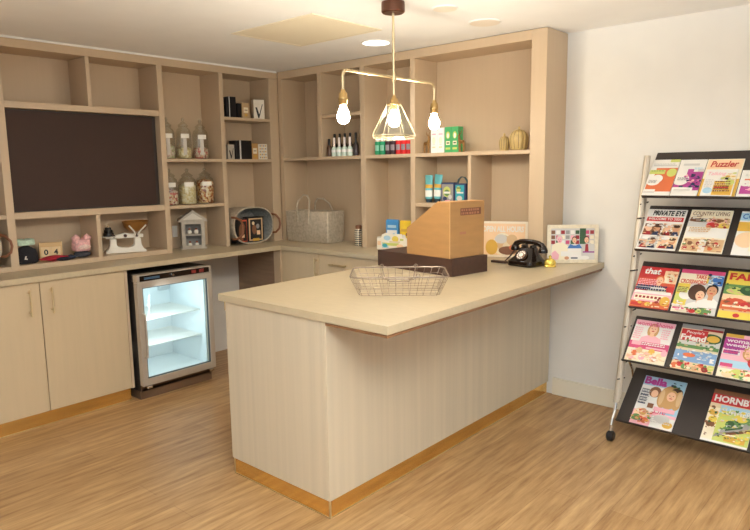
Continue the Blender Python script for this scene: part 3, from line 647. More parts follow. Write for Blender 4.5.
def m_life(pr, W, Hh):
    pr.rect(0,0,W,Hh,'red').rect(0,Hh-.12,W,Hh-.075,'oran2').rect(.13,Hh-.1,W,Hh-.02,'peach').rect(0,.03,W,.1,'lpink').ell(.16,Hh-.07,.025,.03,'cream')
    pr.face(.115,Hh-.085,.026,'orange','skin','cream').rect(.005,.115,.15,.135,'white').rect(.005,.09,.19,.108,'white').rect(.01,.05,.18,.082,'cream')
    for i in range(8): pr.rect(.015+.02*i,.06,.028+.02*i,.074,'dred')
    pr.rect(0,.003,W,.04,'orange').ell(.09,.022,.015,.012,'yellow').rect(.005,.01,.06,.03,'red').ell(.17,.05,.025,.03,'gold').rect(.005,.12,.08,.128,'navy').rect(.005,.16,.085,.185,'oran2')
    ttl(pr, 'that', .025, Hh-.05, .085, .04, 'white', .15, .03); 
    lines(pr,.01,.11,Hh-.09,4,.011,'lpink',18); lines(pr,.01,.17,.13,2,.022,'navy',19); clutter(pr,.15,.17,W-.006,Hh-.02,['skin2','brown','oran2','peach','gold'],14,20); clutter(pr,.005,.004,W-.005,.05,['gold','dred','peach','cream'],24,21)
def m_cross(pr, W, Hh):
    pr.rect(0,0,W,Hh,'yellow').rect(0,Hh-.025,W,Hh,'pink').rect(.0,Hh-.09,.13,Hh-.025,'cream').rect(.06,.0,W,.19,'lgrey').rect(.14,Hh-.09,W,Hh-.025,'lblue').ell(.19,Hh-.06,.035,.03,'blue').rect(0,.07,.05,.11,'lime').ell(.05,.11,.032,.03,'white').rect(.0,.0,.08,.045,'cream').rect(.004,.02,.06,.03,'pink')
    pr.ell(.1,.13,.042,.05,'hairb').face(.118,.115,.03,'hairb','skin','white').face(.168,.145,.033,'black','skin2','white')
    pr.ell(.15,.02,.04,.02,'green').ell(.13,.018,.014,.014,'lime').ell(.1,.014,.016,.012,'red').rect(.0,.12,.055,.15,'lime')
    ttl(pr, 'TAKE A', .075, Hh-.056, .075, .026, 'oran2', 0, .03); ttl(pr, 'CROSSWORD', .008, Hh-.09, .125, .026, 'oran2', 0, .03, 'subtitle')
    lines(pr,.006,.055,.15,4,.01,'brown',22); clutter(pr,.07,0,W-.02,.035,['green','lime','dgreen','red','white'],24,23); clutter(pr,.14,Hh-.09,W-.005,Hh-.03,['grey','lblue','white','navy'],18,24); clutter(pr,.004,.002,.06,.06,['white','lpink','grey'],12,25)
def m_farm(pr, W, Hh):
    pr.rect(0,0,W,Hh,'yellow').rect(0,.04,W,.2,'tan').rect(0,.14,W,.2,'green').ell(.07,.16,.06,.02,'lime').ell(.12,.17,.05,.03,'dgreen').rect(0,.11,W,.14,'peach').rect(0,.05,W,.1,'orange').ell(.06,.1,.05,.02,'oran2').ell(.13,.08,.05,.025,'red').rect(0,0,W,.04,'yellow').ell(.08,.02,.015,.012,'red').rect(.01,.065,.15,.075,'cream')
    ttl(pr, 'FARM', .012, Hh-.055, .17, .042, 'red', 0, .04)
    clutter(pr,.004,.135,W-.004,.2,['dgreen','green','lime','tan'],30,26); clutter(pr,.004,.04,W-.004,.12,['red','peach','oran2','cream','brown'],34,27)
def m_home(pr, W, Hh):
    pr.rect(0,0,W,Hh,'lpink').rect(0,.1,W,Hh-.03,'white').rect(0,.08,W,.12,'pink').rect(0,0,W,.08,'cream')
    ttl(pr, 'woman&home', .01, Hh-.036, W-.02, .028, 'pink', 0, .01)
    pr.face(.1,.21,.029,'hairf','skin','lpink',True); pr.rect(0,.1,W,.125,'pink').rect(.012,.1,.06,.125,'lpink').rect(.09,.085,.19,.095,'lpink')
    for i in range(9): pr.ell(.02+.021*i,.03+.02*((i*7)%3),.016,.018,['peach','orange','tan','lpink','skin','gold','skin2','peach','lpink'][i])
    clutter(pr,.006,.004,W-.006,.075,['peach','skin','cream','lpink','tan','white'],44,28); lines(pr,.065,.19,.112,2,.011,'white',29); lines(pr,.01,.05,.2,6,.013,'lpink',30); lines(pr,.15,.19,.2,5,.013,'lpink',31)
def m_friend(pr, W, Hh):
    pr.rect(0,0,W,Hh,'sand').rect(0,Hh-.025,W,Hh,'grey').rect(.1,Hh-.028,W,Hh-.015,'dred').rect(0,.14,W,.19,'lgrey').rect(0,.13,W,.15,'green').ell(.15,.2,.05,.03,'dgreen').ell(.16,.2,.03,.02,'gold').rect(0,.05,W,.13,'sea').rect(0,.115,W,.13,'sand').ell(.07,.09,.03,.012,'orange').rect(0,.0,W,.04,'peach').rect(.005,Hh-.1,.13,Hh-.03,'red')
    for i in range(8): pr.ell(.015+.024*i,.02+.012*(i%2),.016,.016,['orange','red','green','peach','tan','orange','dred','lime'][i])
    pr.rect(.17,.06,.19,.085,'white')
    ttl(pr, "People's", .03, Hh-.06, .085, .022, 'white', .1, .01, 'subtitle'); ttl(pr, 'Friend', .008, Hh-.098, .12, .036, 'white', 0, .04)
    clutter(pr,.004,.125,W-.004,.18,['green','sand','dgreen','tan','lgrey'],36,32); clutter(pr,.004,.05,W-.004,.12,['sea','lblue','lgrey','white'],30,33); clutter(pr,.004,.002,W-.004,.045,['orange','green','peach','red','cream'],34,34)
def m_weekly(pr, W, Hh):
    pr.rect(0,0,W,Hh,'lpink').rect(0,Hh-.02,.08,Hh,'gold').rect(0,Hh-.085,W,Hh-.022,'magenta').rect(0,.06,W,.1,'lblue').ell(.12,.15,.03,.04,'hairf').ell(.12,.145,.02,.028,'skin').rect(0,.13,.08,.16,'white').rect(.005,.135,.07,.155,'pink').rect(0,0,W,.05,'cream').ell(.09,.03,.035,.025,'lime').ell(.05,.02,.03,.018,'peach').rect(.005,.06,.06,.08,'pink').ell(.15,.1,.03,.03,'red')
    ttl(pr, "woman's", .01, Hh-.05, .14, .024, 'white', 0, .02, 'subtitle'); ttl(pr, 'weekly', .01, Hh-.08, .12, .026, 'white', 0, .02)
    clutter(pr,.004,.002,W-.004,.06,['lime','peach','cream','green','oran2'],30,35); lines(pr,.01,.08,.17,4,.013,'purple',36); clutter(pr,.09,.1,W-.004,.16,['hairf','peach','lpink','red'],20,37)
def m_bella(pr, W, Hh):
    pr.rect(0,0,W,Hh,'lblue').rect(0,0,.13,Hh-.06,'white').rect(0,0,W,.09,'lpink')
    ttl(pr, 'Bella', .006, Hh-.055, .115, .05, 'magenta', 0, .05)
    for i in range(6): pr.rect(.006,.13+.018*i,.045,.137+.018*i,'navy')
    pr.ell(.075,.215,.03,.035,'brown').ell(.075,.205,.018,.024,'skin').ell(.155,.2,.055,.075,'hairf').ell(.18,.235,.03,.03,'hairb').ell(.125,.185,.03,.06,'hairf').ell(.195,.185,.024,.06,'hairf').ell(.2,.2,.012,.05,'tan').ell(.115,.19,.012,.05,'tan').face(.16,.208,.032,'hairf','skin','hairf',shoulders=False)
    pr.ell(.04,.07,.035,.03,'peach').ell(.05,.08,.02,.022,'skin2').ell(.025,.04,.022,.02,'green').rect(.1,.0,W,.07,'white').ell(.15,.06,.04,.025,'lgrey').ell(.185,.03,.025,.02,'gold').ell(.07,.03,.02,.018,'orange').rect(.06,.11,.09,.14,'brown').rect(.095,.1,.2,.125,'lpink')
    ttl(pr, 'Life', .1, .085, .06, .04, 'pink', .2, .01, 'subtitle')
    lines(pr,.006,.055,.22,9,.011,'grey',38); clutter(pr,.006,.004,.1,.09,['peach','green','skin2','oran2','gold','dred','cream'],46,39); lines(pr,.1,.2,.06,4,.012,'lgrey',40); clutter(pr,.15,.25,W-.004,.3,['navy','lblue','dgreen'],12,42)
def m_horn(pr, W, Hh):
    pr.rect(0,0,W,Hh,'sand').rect(0,Hh-.03,W,Hh,'brown').rect(0,Hh-.085,W,Hh-.028,'red').rect(.05,.1,W,Hh-.09,'lblue').poly([(.0,.0),(W,.0),(W,.17),(.1,.2),(.04,.17)],'lime').poly([(.05,.03),(W,.12),(W,.16),(.06,.06)],'grey').poly([(.07,.07),(W,.16),(W,.2),(.12,.15)],'green').rect(0,.0,.05,.2,'cream').ell(.025,.1,.02,.02,'brown').ell(.025,.17,.022,.018,'gold').ell(.03,.13,.02,.018,'yellow').poly([(.09,.045),(.2,.095),(.2,.11),(.09,.06)],'brown').ell(.15,.16,.03,.02,'yellow').rect(.1,.02,.19,.05,'gold').rect(0,0,W,.012,'white').ell(.11,.12,.02,.02,'dgreen').ell(.14,.1,.018,.015,'lgrey')
    ttl(pr, 'HORNBY', .012, Hh-.075, W-.02, .04, 'white', 0, .04); ttl(pr, 'SUMMER', .06, Hh-.14, .13, .034, 'white', 0, .02, 'subtitle')
    clutter(pr,.06,.03,W-.004,.2,['green','lime','sand','dgreen','lgrey','tan','yellow'],90,43); clutter(pr,.004,.02,.05,.2,['gold','brown','cream','dgreen'],26,44); clutter(pr,.1,.015,W-.004,.055,['gold','yellow','cream'],20,45); pr.poly([(.08,.05),(.2,.105),(.2,.122),(.08,.068)],'grey').poly([(.1,.066),(.17,.098),(.17,.108),(.1,.078)],'dgreen')
magazine(0, .004, .144, .262, 'white magazine with a big orange patch, leftmost on the top rack shelf', m_a)
magazine(0, .1475, .277, .258, 'white magazine with a purple puzzle grid on the top rack shelf', m_b)
magazine(0, .281, .452, .258, 'tall cream magazine with red slanted lettering on a peach header', m_p)
magazine(0, .294, .438, .178, 'short white booklet with gold block, in front of the peach-headed magazine', m_c, 1)
magazine(0, .4565, .6, .178, 'short white and purple booklet at the right of the top rack shelf', m_d)
magazine(1, .008, .208, .282, 'white magazine with red banner and four small cartoon-like photos on the second rack shelf', m_eye)
magazine(1, .228, .427, .286, 'cream food magazine in the middle of the second rack shelf', m_country)
magazine(1, .466, .665, .284, 'white magazine with pale blue header at the right of the second rack shelf', m_w)
magazine(2, .008, .206, .265, 'red and orange gossip magazine at the left of the third rack shelf', m_life)
magazine(2, .218, .425, .268, 'yellow puzzle magazine with a smiling couple on the cover', m_cross)
magazine(2, .437, .64, .28, 'yellow magazine with red capitals and a green field on the third rack shelf', m_farm)
magazine(3, .018, .22, .26, 'pink and white magazine with a long-haired woman on the fourth rack shelf', m_home)
magazine(3, .252, .449, .272, 'magazine with white lettering on a red block above a painted seaside', m_friend)
magazine(3, .464, .665, .25, 'pink weekly magazine at the right of the fourth rack shelf', m_weekly)
magazine(4, .076, .289, .312, 'magazine with magenta title and a blonde woman on the bottom rack shelf', m_bella)
magazine(4, .423, .628, .312, 'model railway magazine with white capitals on a red band on the bottom rack shelf', m_horn)

# ------------------------------------------------------------------ sweet jars
SW = dict(mix=speckle('sweets_mixed', [(238,214,190),(214,120,110),(250,236,214),(180,96,84),(226,196,150)], 75),
  pale=speckle('sweets_pale', [(240,224,170),(226,206,150),(248,238,206),(214,190,140)], 85),
  green=speckle('sweets_green', [(214,212,164),(238,232,206),(196,192,140),(232,210,192),(206,172,156)], 85),
  brown=speckle('sweets_brown', [(190,110,60),(236,206,160),(150,78,44),(244,226,190),(214,160,90)], 75),
  lemon=speckle('sweets_lemon', [(240,226,176),(248,238,206),(228,208,150)], 80))
def jar(x, y, z, r, hb, sw, fill, label, tall):
    t = thing('sweet_jar', label, 'jar', (x,y,z), math.radians(48), 'apothecary sweet jars')
    prof = [(.001,.001),(r*.9,.001),(r,.008),(r,hb*.78),(r*.86,hb*.9),(r*.56,hb*.97),(r*.56,hb*1.0),(r*.62,hb*1.01)]
    P0(MB().lathe(prof, GLASS, seg=22, cap0=True, cap1=False), 'glass_body', t, 0, smooth=60)
    P0(MB().lathe([(.001,hb*1.013),(r*.64,hb*1.013),(r*.66,hb*1.04),(r*.45,hb*1.09),(r*.18,hb*1.15),(r*.12,hb*1.17),(r*.2,hb*1.2),(r*.2,hb*1.24),(r*.1,hb*1.28),(.001,hb*1.285)], GLASS, seg=20, cap0=False, cap1=False), 'lid', t, 0, smooth=60)
    random.seed(int(y*1000))
    R = [[((r*.93)*k*math.cos(2*PI*i/20), (r*.93)*k*math.sin(2*PI*i/20), zz+(.006*random.uniform(-1,1) if zz > .05 else 0)) for i in range(20)] for k, zz in ((.9,.004),(1,.01),(1,fill*.5),(1,fill-.012),(.6,fill),(.2,fill+.006))]
    P0(MB().rings(R, SW[sw]), 'sweets', t, 0, smooth=60)
    lz = hb*.64; lh = .032
    lb = MB(); n = 7; a0, a1 = -PI/2-.15, -PI/2+.95
    v = [((r+.0012)*math.cos(a0+(a1-a0)*i/n), (r+.0012)*math.sin(a0+(a1-a0)*i/n), zz) for zz in (lz,lz+lh) for i in range(n+1)]
    lb.add(v, [(i,i+1,n+2+i,n+1+i) for i in range(n)], mat('label_paper', (246,240,226), .6)); P0(lb, 'label', t, 0)
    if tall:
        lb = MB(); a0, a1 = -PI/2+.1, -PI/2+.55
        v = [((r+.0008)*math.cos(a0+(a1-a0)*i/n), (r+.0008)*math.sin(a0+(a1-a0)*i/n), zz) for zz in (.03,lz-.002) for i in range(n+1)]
        lb.add(v, [(i,i+1,n+2+i,n+1+i) for i in range(n)], mat('glint_strip', (206,196,182), .6)); P0(lb, 'reflection_strip', t, 0)  # pale strip standing in for the reflection on the glass
    return t
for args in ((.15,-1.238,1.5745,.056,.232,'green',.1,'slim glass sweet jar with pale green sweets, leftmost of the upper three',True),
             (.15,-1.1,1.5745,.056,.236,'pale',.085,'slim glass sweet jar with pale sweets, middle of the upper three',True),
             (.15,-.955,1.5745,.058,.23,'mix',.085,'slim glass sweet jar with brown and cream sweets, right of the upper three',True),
             (.15,-1.238,1.2385,.061,.208,'mix',.105,'wide glass sweet jar with pink and cream sweets, leftmost on the lower shelf',False),
             (.15,-1.09,1.2385,.066,.208,'lemon',.15,'wide glass sweet jar full of pale yellow sweets, middle of the lower three',False),
             (.15,-.935,1.2385,.068,.212,'brown',.175,'wide glass sweet jar full of brown and gold sweets, right of the lower three',False)): jar(*args)

# ------------------------------------------------------------------ boxes in the bay by the corner
def gift(name, label, cat, y0, y1, z, h, dep, M, x=.2, deco=None, rz=0, grp=None):
    wd = y1-y0; t = thing(name, label, cat, (x,(y0+y1)/2,z+.0006), PI/2+rz, grp)
    P0(MB().box(-wd/2,wd/2,-dep/2,dep/2,0,h,M), 'carton', t, .0012)
    pr = Print((-wd/2,-dep/2,0), (1,0,0), (0,0,1))
    if deco: deco(pr, wd, h); pr.build('print', t)
    return t
G1 = 'small gift boxes in the corner bay'
BOXK = mat('box_black', (24,22,24), .35); BOXG = mat('box_gold', (206,160,100), .4, metal=.3); BOXW = mat('box_white', (228,218,200), .5); BOXC = mat('box_tan', (196,164,122), .5)
def d_v(pr, W, Hh): pr.poly([(W*.15,Hh*.6),(W*.32,Hh*.6),(W*.55,Hh*.15),(W*.85,Hh*.75),(W*.8,Hh*.78),(W*.5,Hh*.05),(W*.4,Hh*.05)],'black')
def d_edge(pr, W, Hh): pr.rect(0,0,W*.12,Hh,'lgrey')
def d_pat(pr, W, Hh):
    for i in range(4):
        for j in range(5): pr.ell(W*(.2+.2*i),Hh*(.12+.19*j),W*.07,Hh*.06,'gold' if (i+j)%2 else 'grey',8)
def d_lab(pr, W, Hh): pr.rect(W*.2,Hh*.35,W*.8,Hh*.7,'cream').rect(W*.3,Hh*.5,W*.7,Hh*.55,'brown').ell(W*.5,Hh*.2,W*.2,Hh*.08,'gold')
z1, z2 = 1.893, 1.573
gift('gift_box','slim black box against the left upright, top shelf of the corner bay','box',-.772,-.752,z1,.15,.09,BOXK,.2,None,0,G1)
gift('gift_box','black box with pale edge second from left, top shelf of the corner bay','box',-.744,-.678,z1,.155,.08,BOXK,.2,d_edge,0,G1)
gift('gift_box','small low black box, top shelf of the corner bay','box',-.658,-.624,z1,.11,.07,BOXK,.2,None,0,G1)
gift('gift_box','tan box with cream label, top shelf of the corner bay','box',-.613,-.54,z1,.118,.06,BOXC,.2,d_lab,0,G1)
gift('gift_box','white box with a dark tick mark, standing alone at right of the top shelf','box',-.478,-.388,z1,.152,.06,BOXW,.2,d_v,-.35,G1)
gift('gift_box','grey box with a dark V mark, leftmost on the second shelf of the corner bay','box',-.765,-.703,z2,.112,.06,mat('box_grey',(172,162,146),.4),.2,d_v,0,G1)
gift('gift_box','slim black box beside the grey V box, second shelf of the corner bay','box',-.698,-.672,z2,.144,.09,BOXK,.2,None,0,G1)
gift('gift_box','wide black box in the middle of the second shelf of the corner bay','box',-.665,-.545,z2,.146,.09,BOXK,.2,d_edge,0,G1)
gift('gift_box','copper coloured box on the second shelf of the corner bay','box',-.536,-.47,z2,.126,.06,BOXG,.2,d_lab,0,G1)
gift('gift_box','white box with gold dot pattern, rightmost on the second shelf of the corner bay','box',-.455,-.375,z2,.122,.06,BOXW,.2,d_pat,-.2,G1)

# ------------------------------------------------------------------ felt tubs and bag
def felt_tub(label, x0, x1, yc, z, a, b, left=True):
    t = thing('felt_tub', label, 'basket', (x0,yc,z))
    def rg(s, x, n=36, e=2.5): return [(x, s*a*abs(math.cos(2*PI*i/n))**(2/e)*math.copysign(1,math.cos(2*PI*i/n)), b*1.0+s*b*abs(math.sin(2*PI*i/n))**(2/e)*math.copysign(1,math.sin(2*PI*i/n))) for i in range(n)]
    L = x1-x0
    def low(R, dz): return [(p[0],p[1],max(p[2]+dz,.001)) for p in R]
    outer = [low(rg(.93,.001),-.0), low(rg(.96,.006),0), low(rg(1,L),0)]
    inner = [[(p[0],p[1],max(p[2],.011)) for p in rg(.945,L)], [(p[0],p[1],max(p[2],.011)) for p in rg(.9,.014)]]
    mb = MB(); mb.rings([outer[0],outer[1],outer[2],inner[0]], FELT, True, False); P0(mb, 'shell', t, 0, smooth=35)
    mb = MB(); mb.rings([[(p[0]-.0008,p[1]*.999,p[2]+.0004) for p in inner[0]], inner[1]], FELTB, False, True); P0(mb, 'lining', t, 0, smooth=35)
    for s in ((-1,1) if left else (1,)):
        y = s*a*.97
        P0(MB().tube([(L-.03,y,b*1.55),(L+.015,y+s*.02,b*1.5),(L+.03,y+s*.045,b*1.25),(L+.032,y+s*.05,b),(L+.03,y+s*.042,b*.72),(L+.012,y+s*.018,b*.52),(L-.03,y,b*.5)] if s > 0 else
           [(L-.03,y-.002,b*1.5),(L+.02,y-.004,b*1.5),(L+.035,y+.04,b*1.35),(L+.037,y+.065,b),(L+.035,y+.055,b*.6),(L+.02,y+.01,b*.36),(L-.03,y-.002,b*.34)], .0085, LEATH, 8, flat=.35, n0=(0,0,1)), 'leather_handle', t, 0, smooth=60)
    return t
felt_tub('grey felt tub lying on its side in the corner bay with tan leather handles', .06, .285, -.585, ZC+.0005, .2, .148)
felt_tub('grey felt tub with a tan handle at the far left edge, lying on its side', .05, .25, -2.62, .9305, .19, .125)
def d_win(pr, W, Hh):
    pr.rect(W*.08,Hh*.05,W*.92,Hh*.95,'tan').rect(W*.16,Hh*.1,W*.84,Hh*.9,'black').ell(W*.4,Hh*.5,W*.13,Hh*.2,'brown').ell(W*.35,Hh*.75,W*.08,Hh*.07,'sand').rect(W*.55,Hh*.28,W*.76,Hh*.45,'peach').rect(W*.3,Hh*.03,W*.7,Hh*.14,'gold').ell(W*.62,Hh*.62,W*.1,Hh*.1,'grey')
def d_win2(pr, W, Hh):
    pr.rect(W*.5,Hh*.04,W*.96,Hh*.96,'oran2').rect(W*.56,Hh*.08,W*.92,Hh*.9,'black').ell(W*.4,Hh*.45,W*.22,Hh*.35,'brown').rect(W*.45,Hh*.22,W*.7,Hh*.36,'peach')
gift('gift_box','black box with copper label inside the felt tub, on the left','box',-.745,-.635,.9125,.19,.07,BOXK,.225,d_win2,.1,'boxes in the felt tub')
gift('gift_box','black window box with gold trim inside the felt tub, on the right','box',-.622,-.47,.9125,.2,.07,BOXK,.225,d_win,-.12,'boxes in the felt tub')
bag = thing('felt_bag', 'grey felt shopping bag with two loop handles on the back worktop', 'bag', (.556,-.172,ZC+.0006), math.radians(4)); bag.scale = (1.3,1.2,1.16)
mb = MB()
def rr(hx, hy, z, r=.012): return rrect(hx, hy, r, z, 4)
mb.rings([rr(.17,.078,0), rr(.175,.084,.008), rr(.18,.09,.215), rr(.172,.082,.217), rr(.165,.072,.02)], FELT, True, True); P0(mb, 'body', bag, 0, smooth=40)
for s in (-1,1):
    y = s*.087
    P0(MB().tube([(-.075,y-.004*0+s*.004,.14),(-.075,y+s*.004,.215),(-.06,y*.9-s*0,.265),(-.025,y*.7,.298),(.025,y*.7,.298),(.06,y*.9,.265),(.075,y+s*.004,.215),(.075,y+s*.004,.14)] if s > 0 else
       [(-.07,y-.004,.13),(-.072,y-.006,.215),(-.055,y-.012,.285),(-.01,y-.008,.33),(.025,y-.008,.325),(.042,y-.01,.29),(.03,y-.006,.215),(.02,y-.004,.13)], .006, FELT, 8), 'handle', bag, 0, smooth=60)

# ------------------------------------------------------------------ display house, socket, scales
hs_ = thing('display_house', 'pale grey house-shaped display cabinet with small bottles on two shelves', 'display cabinet', (.125,-1.05,ZC+.0006), math.radians(62)); hs_.scale = (1.0,1.0,1.03)
HG = mat('house_grey', (180,170,154), .6, noise=.04, nscale=(30,30,30))
mb = MB(); hw, hd, hh = .085, .055, .2
P0(MB().box(-hw,-hw+.012,-hd,hd,.012,hh,HG), 'side_panel', hs_, .001); P0(MB().box(hw-.012,hw,-hd,hd,.012,hh,HG), 'side_panel', hs_, .001)
P0(MB().box(-hw+.012,hw-.012,hd-.006,hd,.012,hh,mat('house_back',(150,146,140),.6)), 'back_panel', hs_, 0)
P0(MB().box(-hw-.01,hw+.01,-hd-.01,hd+.01,0,.012,HG), 'plinth', hs_, .001)
P0(MB().box(-hw+.0125,hw-.0125,-hd+.002,hd-.007,.1,.108,HG), 'shelf', hs_, 0)
mb = MB(); 
for x0, x1, z0, z1 in ((-hw,-hw+.026,.012,hh),(hw-.026,hw,.012,hh),(-hw+.026,hw-.026,.012,.026),(-hw+.026,hw-.026,hh-.018,hh),(-hw+.026,hw-.026,.098,.106)): mb.box(x0,x1,-hd-.006,-hd-.0005,z0,z1,HG)
P0(mb, 'door_frame', hs_, .001)
P0(MB().prism([(-hw-.022,hh+.0005),(hw+.022,hh+.0005),(hw+.022,hh+.012),(0,hh+.085),(-hw-.022,hh+.012)], -hd-.014, hd+.01, HG, 'y'), 'roof', hs_, .0015)
P0(MB().prism([(-hw+.01,hh+.016),(hw-.01,hh+.016),(0,hh+.064)], -hd-.017, -hd-.0145, mat('gable_pale',(214,206,192),.6), 'y'), 'gable', hs_, 0)
def mini(x, z, label):
    p = hs_.matrix_basis@Vector((x,-.02,z)); t = thing('miniature_bottle', label, 'bottle', p, 0, 'miniatures in the display house')
    P0(MB().lathe([(.001,.0005),(.013,.0005),(.015,.006),(.015,.022),(.008,.03),(.001,.03)], CREAM, seg=14, cap0=False, cap1=False), 'body', t, 0, smooth=50)
    P0(MB().lathe([(.001,.0302),(.008,.0302),(.0085,.042),(.001,.044)], mat('cap_rust',(150,84,60),.5), seg=12, cap0=False, cap1=False), 'cap', t, 0, smooth=50)
for x, z, l in ((-.025,.1085,'white miniature with rusty cap, upper left in the display house'),(.025,.1085,'white miniature with rusty cap, upper right in the display house'),(-.025,.0125,'white miniature with rusty cap, lower left in the display house'),(.025,.0125,'white miniature with rusty cap, lower right in the display house')): mini(x, z, l)
so = thing('wall_socket', 'white wall socket plate in the bay behind the display house', 'socket', (.0125,-1.136,1.03))
P0(MB().box(0,.006,-.022,.022,-.043,.043,WHITE), 'plate', so, .002); P0(MB().box(.0062,.009,-.006,.006,-.01,.01,WHITE), 'switch', so, .001)

sc_ = thing('kitchen_scales', 'white cast kitchen scales with brass pan in the lower left bay', 'scales', (.17,-1.62,.9306), math.radians(70))
mb = MB(); pr_ = [(-.135,0),(.135,0),(.132,.014),(.118,.024),(.104,.05),(.1,.1),(.06,.1),(.056,.056),(.044,.042),(.02,.036),(-.02,.036),(-.044,.042),(-.06,.056),(-.058,.1),(-.1,.1),(-.104,.05),(-.118,.024),(-.132,.014)]
# C-shaped base with two columns
P0(MB().prism(pr_, -.03, .03, CREAM, 'y'), 'base', sc_, .006, seg=3)
P0(MB().prism([(-.125,.1006),(.12,.1006),(.12,.124),(.03,.13),(0,.138),(-.03,.13),(-.125,.112)], -.016, .016, CREAM, 'y'), 'beam', sc_, .004)
P0(MB().lathe([(.001,.1125),(.05,.1125),(.052,.118),(.001,.118)], CREAM, (-.105,0,0), 24, False, False), 'weight_plate', sc_, 0, smooth=40)
for x in (0,.075,-.075):
    P0(MB().tube([(x,-.0165,.118),(x,-.026,.118)], .011, mat('knob_brown',(70,44,34),.4), 12), 'pivot_knob', sc_, 0, smooth=40)
for s in (-1,1): P0(MB().tube([(.075+s*.008,-.022,.118),(.075+s*.02,-.05,.15),(.075+s*.045,-.078,.178),(.075+s*.055,-.084,.19)], .0055, CREAM, 8), 'pan_arm', sc_, 0, smooth=40)
P0(MB().lathe([(.001,.1385),(.032,.141),(.06,.153),(.079,.176),(.088,.21),(.092,.215),(.088,.217),(.076,.18),(.057,.158),(.03,.146),(.001,.144)], mat('pan_brass',(170,120,62),.35,metal=.7), (.075,0,0), 28, False, False), 'pan', sc_, 0, smooth=50)
def weight(z, r, h, label, knob):
    p = sc_.matrix_basis@Vector((-.105,0,z)); t = thing('scale_weight', label, 'weight', p, 0, 'weights on the kitchen scales')
    P0(MB().lathe([(.001,0),(r,0),(r*1.02,.003),(r*1.0,h-.004),(r*.9,h),(.001,h)], BLACK, seg=22, cap0=False, cap1=False), 'body', t, 0, smooth=40)
    if knob: P0(MB().lathe([(.001,h+.0002),(.006,h+.0002),(.006,h+.006),(.009,h+.011),(.006,h+.017),(.001,h+.018)], mat('knob_cream',(206,180,140),.4), seg=14, cap0=False, cap1=False), 'knob', t, 0, smooth=50)
weight(.1185, .034, .024, 'widest black weight at the bottom of the stack on the scales', False)
weight(.1430, .028, .02, 'middle black weight of the stack on the scales', False)
weight(.1635, .02, .016, 'smallest black weight with pale knob on top of the stack', True)

# ------------------------------------------------------------------ soft goods and calendar in the far left bay
def blob(mb, c, sx, sy, sz, M, seed, n=16, m=9, amp=.18):
    random.seed(seed); ph_ = [random.uniform(0,6) for _ in range(6)]
    R = []
    for j in range(m+1):
        v = PI*j/m; ring_ = []
        for i in range(n):
            u_ = 2*PI*i/n; k = 1+amp*(math.sin(3*u_+ph_[0]+2*v)*.5+math.sin(5*u_+ph_[1]-3*v)*.3+math.sin(2*u_+4*v+ph_[2])*.4)*math.sin(v)
            x = sx*k*math.sin(v)*math.cos(u_); y = sy*k*math.sin(v)*math.sin(u_); z = sz*(1-math.cos(v)*1.0)*.5*2
            ring_.append((c[0]+x, c[1]+y, c[2]+max(z*(1+.1*math.sin(2*u_+ph_[3])),.0)))
        R.append(ring_)
    return mb.rings(R, M, False, False)
FAB = lambda n, c: mat('cloth_'+n, c, .95, noise=.1, nscale=(70,70,70), bump=.5)
ZB = .9306
def bundle(mb, c, hx, hy, h, M, seed):
    random.seed(seed); a_s = [random.uniform(0,6) for _ in range(4)]; R = []
    for k, z in ((.8,0),(.98,.08),(1,.35),(.97,.7),(.9,.93),(.7,1),(.1,1.0)):
        q = sup(hx*k, hy*k, h*z, 24, 3.2); R.append([(c[0]+x*(1+.07*math.sin(3*i*.26+a_s[0]+5*z)), c[1]+y*(1+.06*math.sin(5*i*.26+a_s[1]-4*z)), c[2]+zz*(1+.1*math.sin(2*i*.26+a_s[2]))) for i, (x,y,zz) in enumerate(q)])
    return mb.rings(R, M)
t = thing('cloth_bag', 'black bunched cloth bag with small white mark at the left of the low bay', 'bag', (.17,-2.272,ZB))
P0(bundle(MB(), (0,0,0), .05, .062, .098, FAB('black',(30,28,32)), 3), 'body', t, 0, smooth=70)
P0(MB().prism([(-.03,.03),(-.012,.028),(-.012,.034),(-.02,.036),(-.016,.05),(-.024,.05)], .05, .0545, ink('white'), 'x'), 'white_mark', t, .001)
t = tag(bundle(MB(), (0,0,0), .045, .055, .038, FAB('mint',(190,214,192)), 5).build('folded_cloth', smooth=70, loc=(.165,-2.275,ZB+.112)), 'pale mint cloth lying on top of the black bag', 'cloth')
t = tag(blob(MB(), (0,0,0), .03, .085, .017, FAB('red',(160,30,44)), 7, amp=.32).build('folded_cloth', smooth=70, loc=(.2,-2.11,ZB)), 'dark red knitted cloth in front of the wooden date blocks', 'cloth')
t = tag(blob(MB(), (0,0,0), .014, .05, .011, FAB('ink',(34,32,44)), 9).build('folded_cloth', smooth=70, loc=(.242,-2.07,ZB)), 'thin black cloth at the front edge beside the red cloth', 'cloth')
t = tag(blob(MB(), (0,0,0), .034, .034, .014, FAB('navy',(46,52,66)), 11).build('folded_cloth', smooth=70, loc=(.2,-2.015,ZB)), 'flat navy cloth between the red cloth and the pink toy', 'cloth')
t = tag(blob(MB(), (0,0,0), .052, .054, .02, FAB('charcoal',(64,64,70)), 13, amp=.1).build('folded_cloth', smooth=70, loc=(.17,-1.925,ZB)), 'charcoal folded cloth under the pink toy', 'cloth')
t = thing('plush_toy', 'pink plush toy sitting on the charcoal cloth', 'toy', (.165,-1.925,ZB+.042))
PK = FAB('pink',(228,176,172)); P0(bundle(MB(), (0,0,0), .045, .054, .078, PK, 15), 'body', t, 0, smooth=70)
for s in (-1,1): P0(blob(MB(), (.012,s*.036,.06), .024, .026, .024, PK, 20+s, amp=.2), 'ear', t, 0, smooth=70)
P0(blob(MB(), (.045,.0,.012), .014, .04, .016, FAB('palepink',(236,206,196)), 23), 'paws', t, 0, smooth=70)
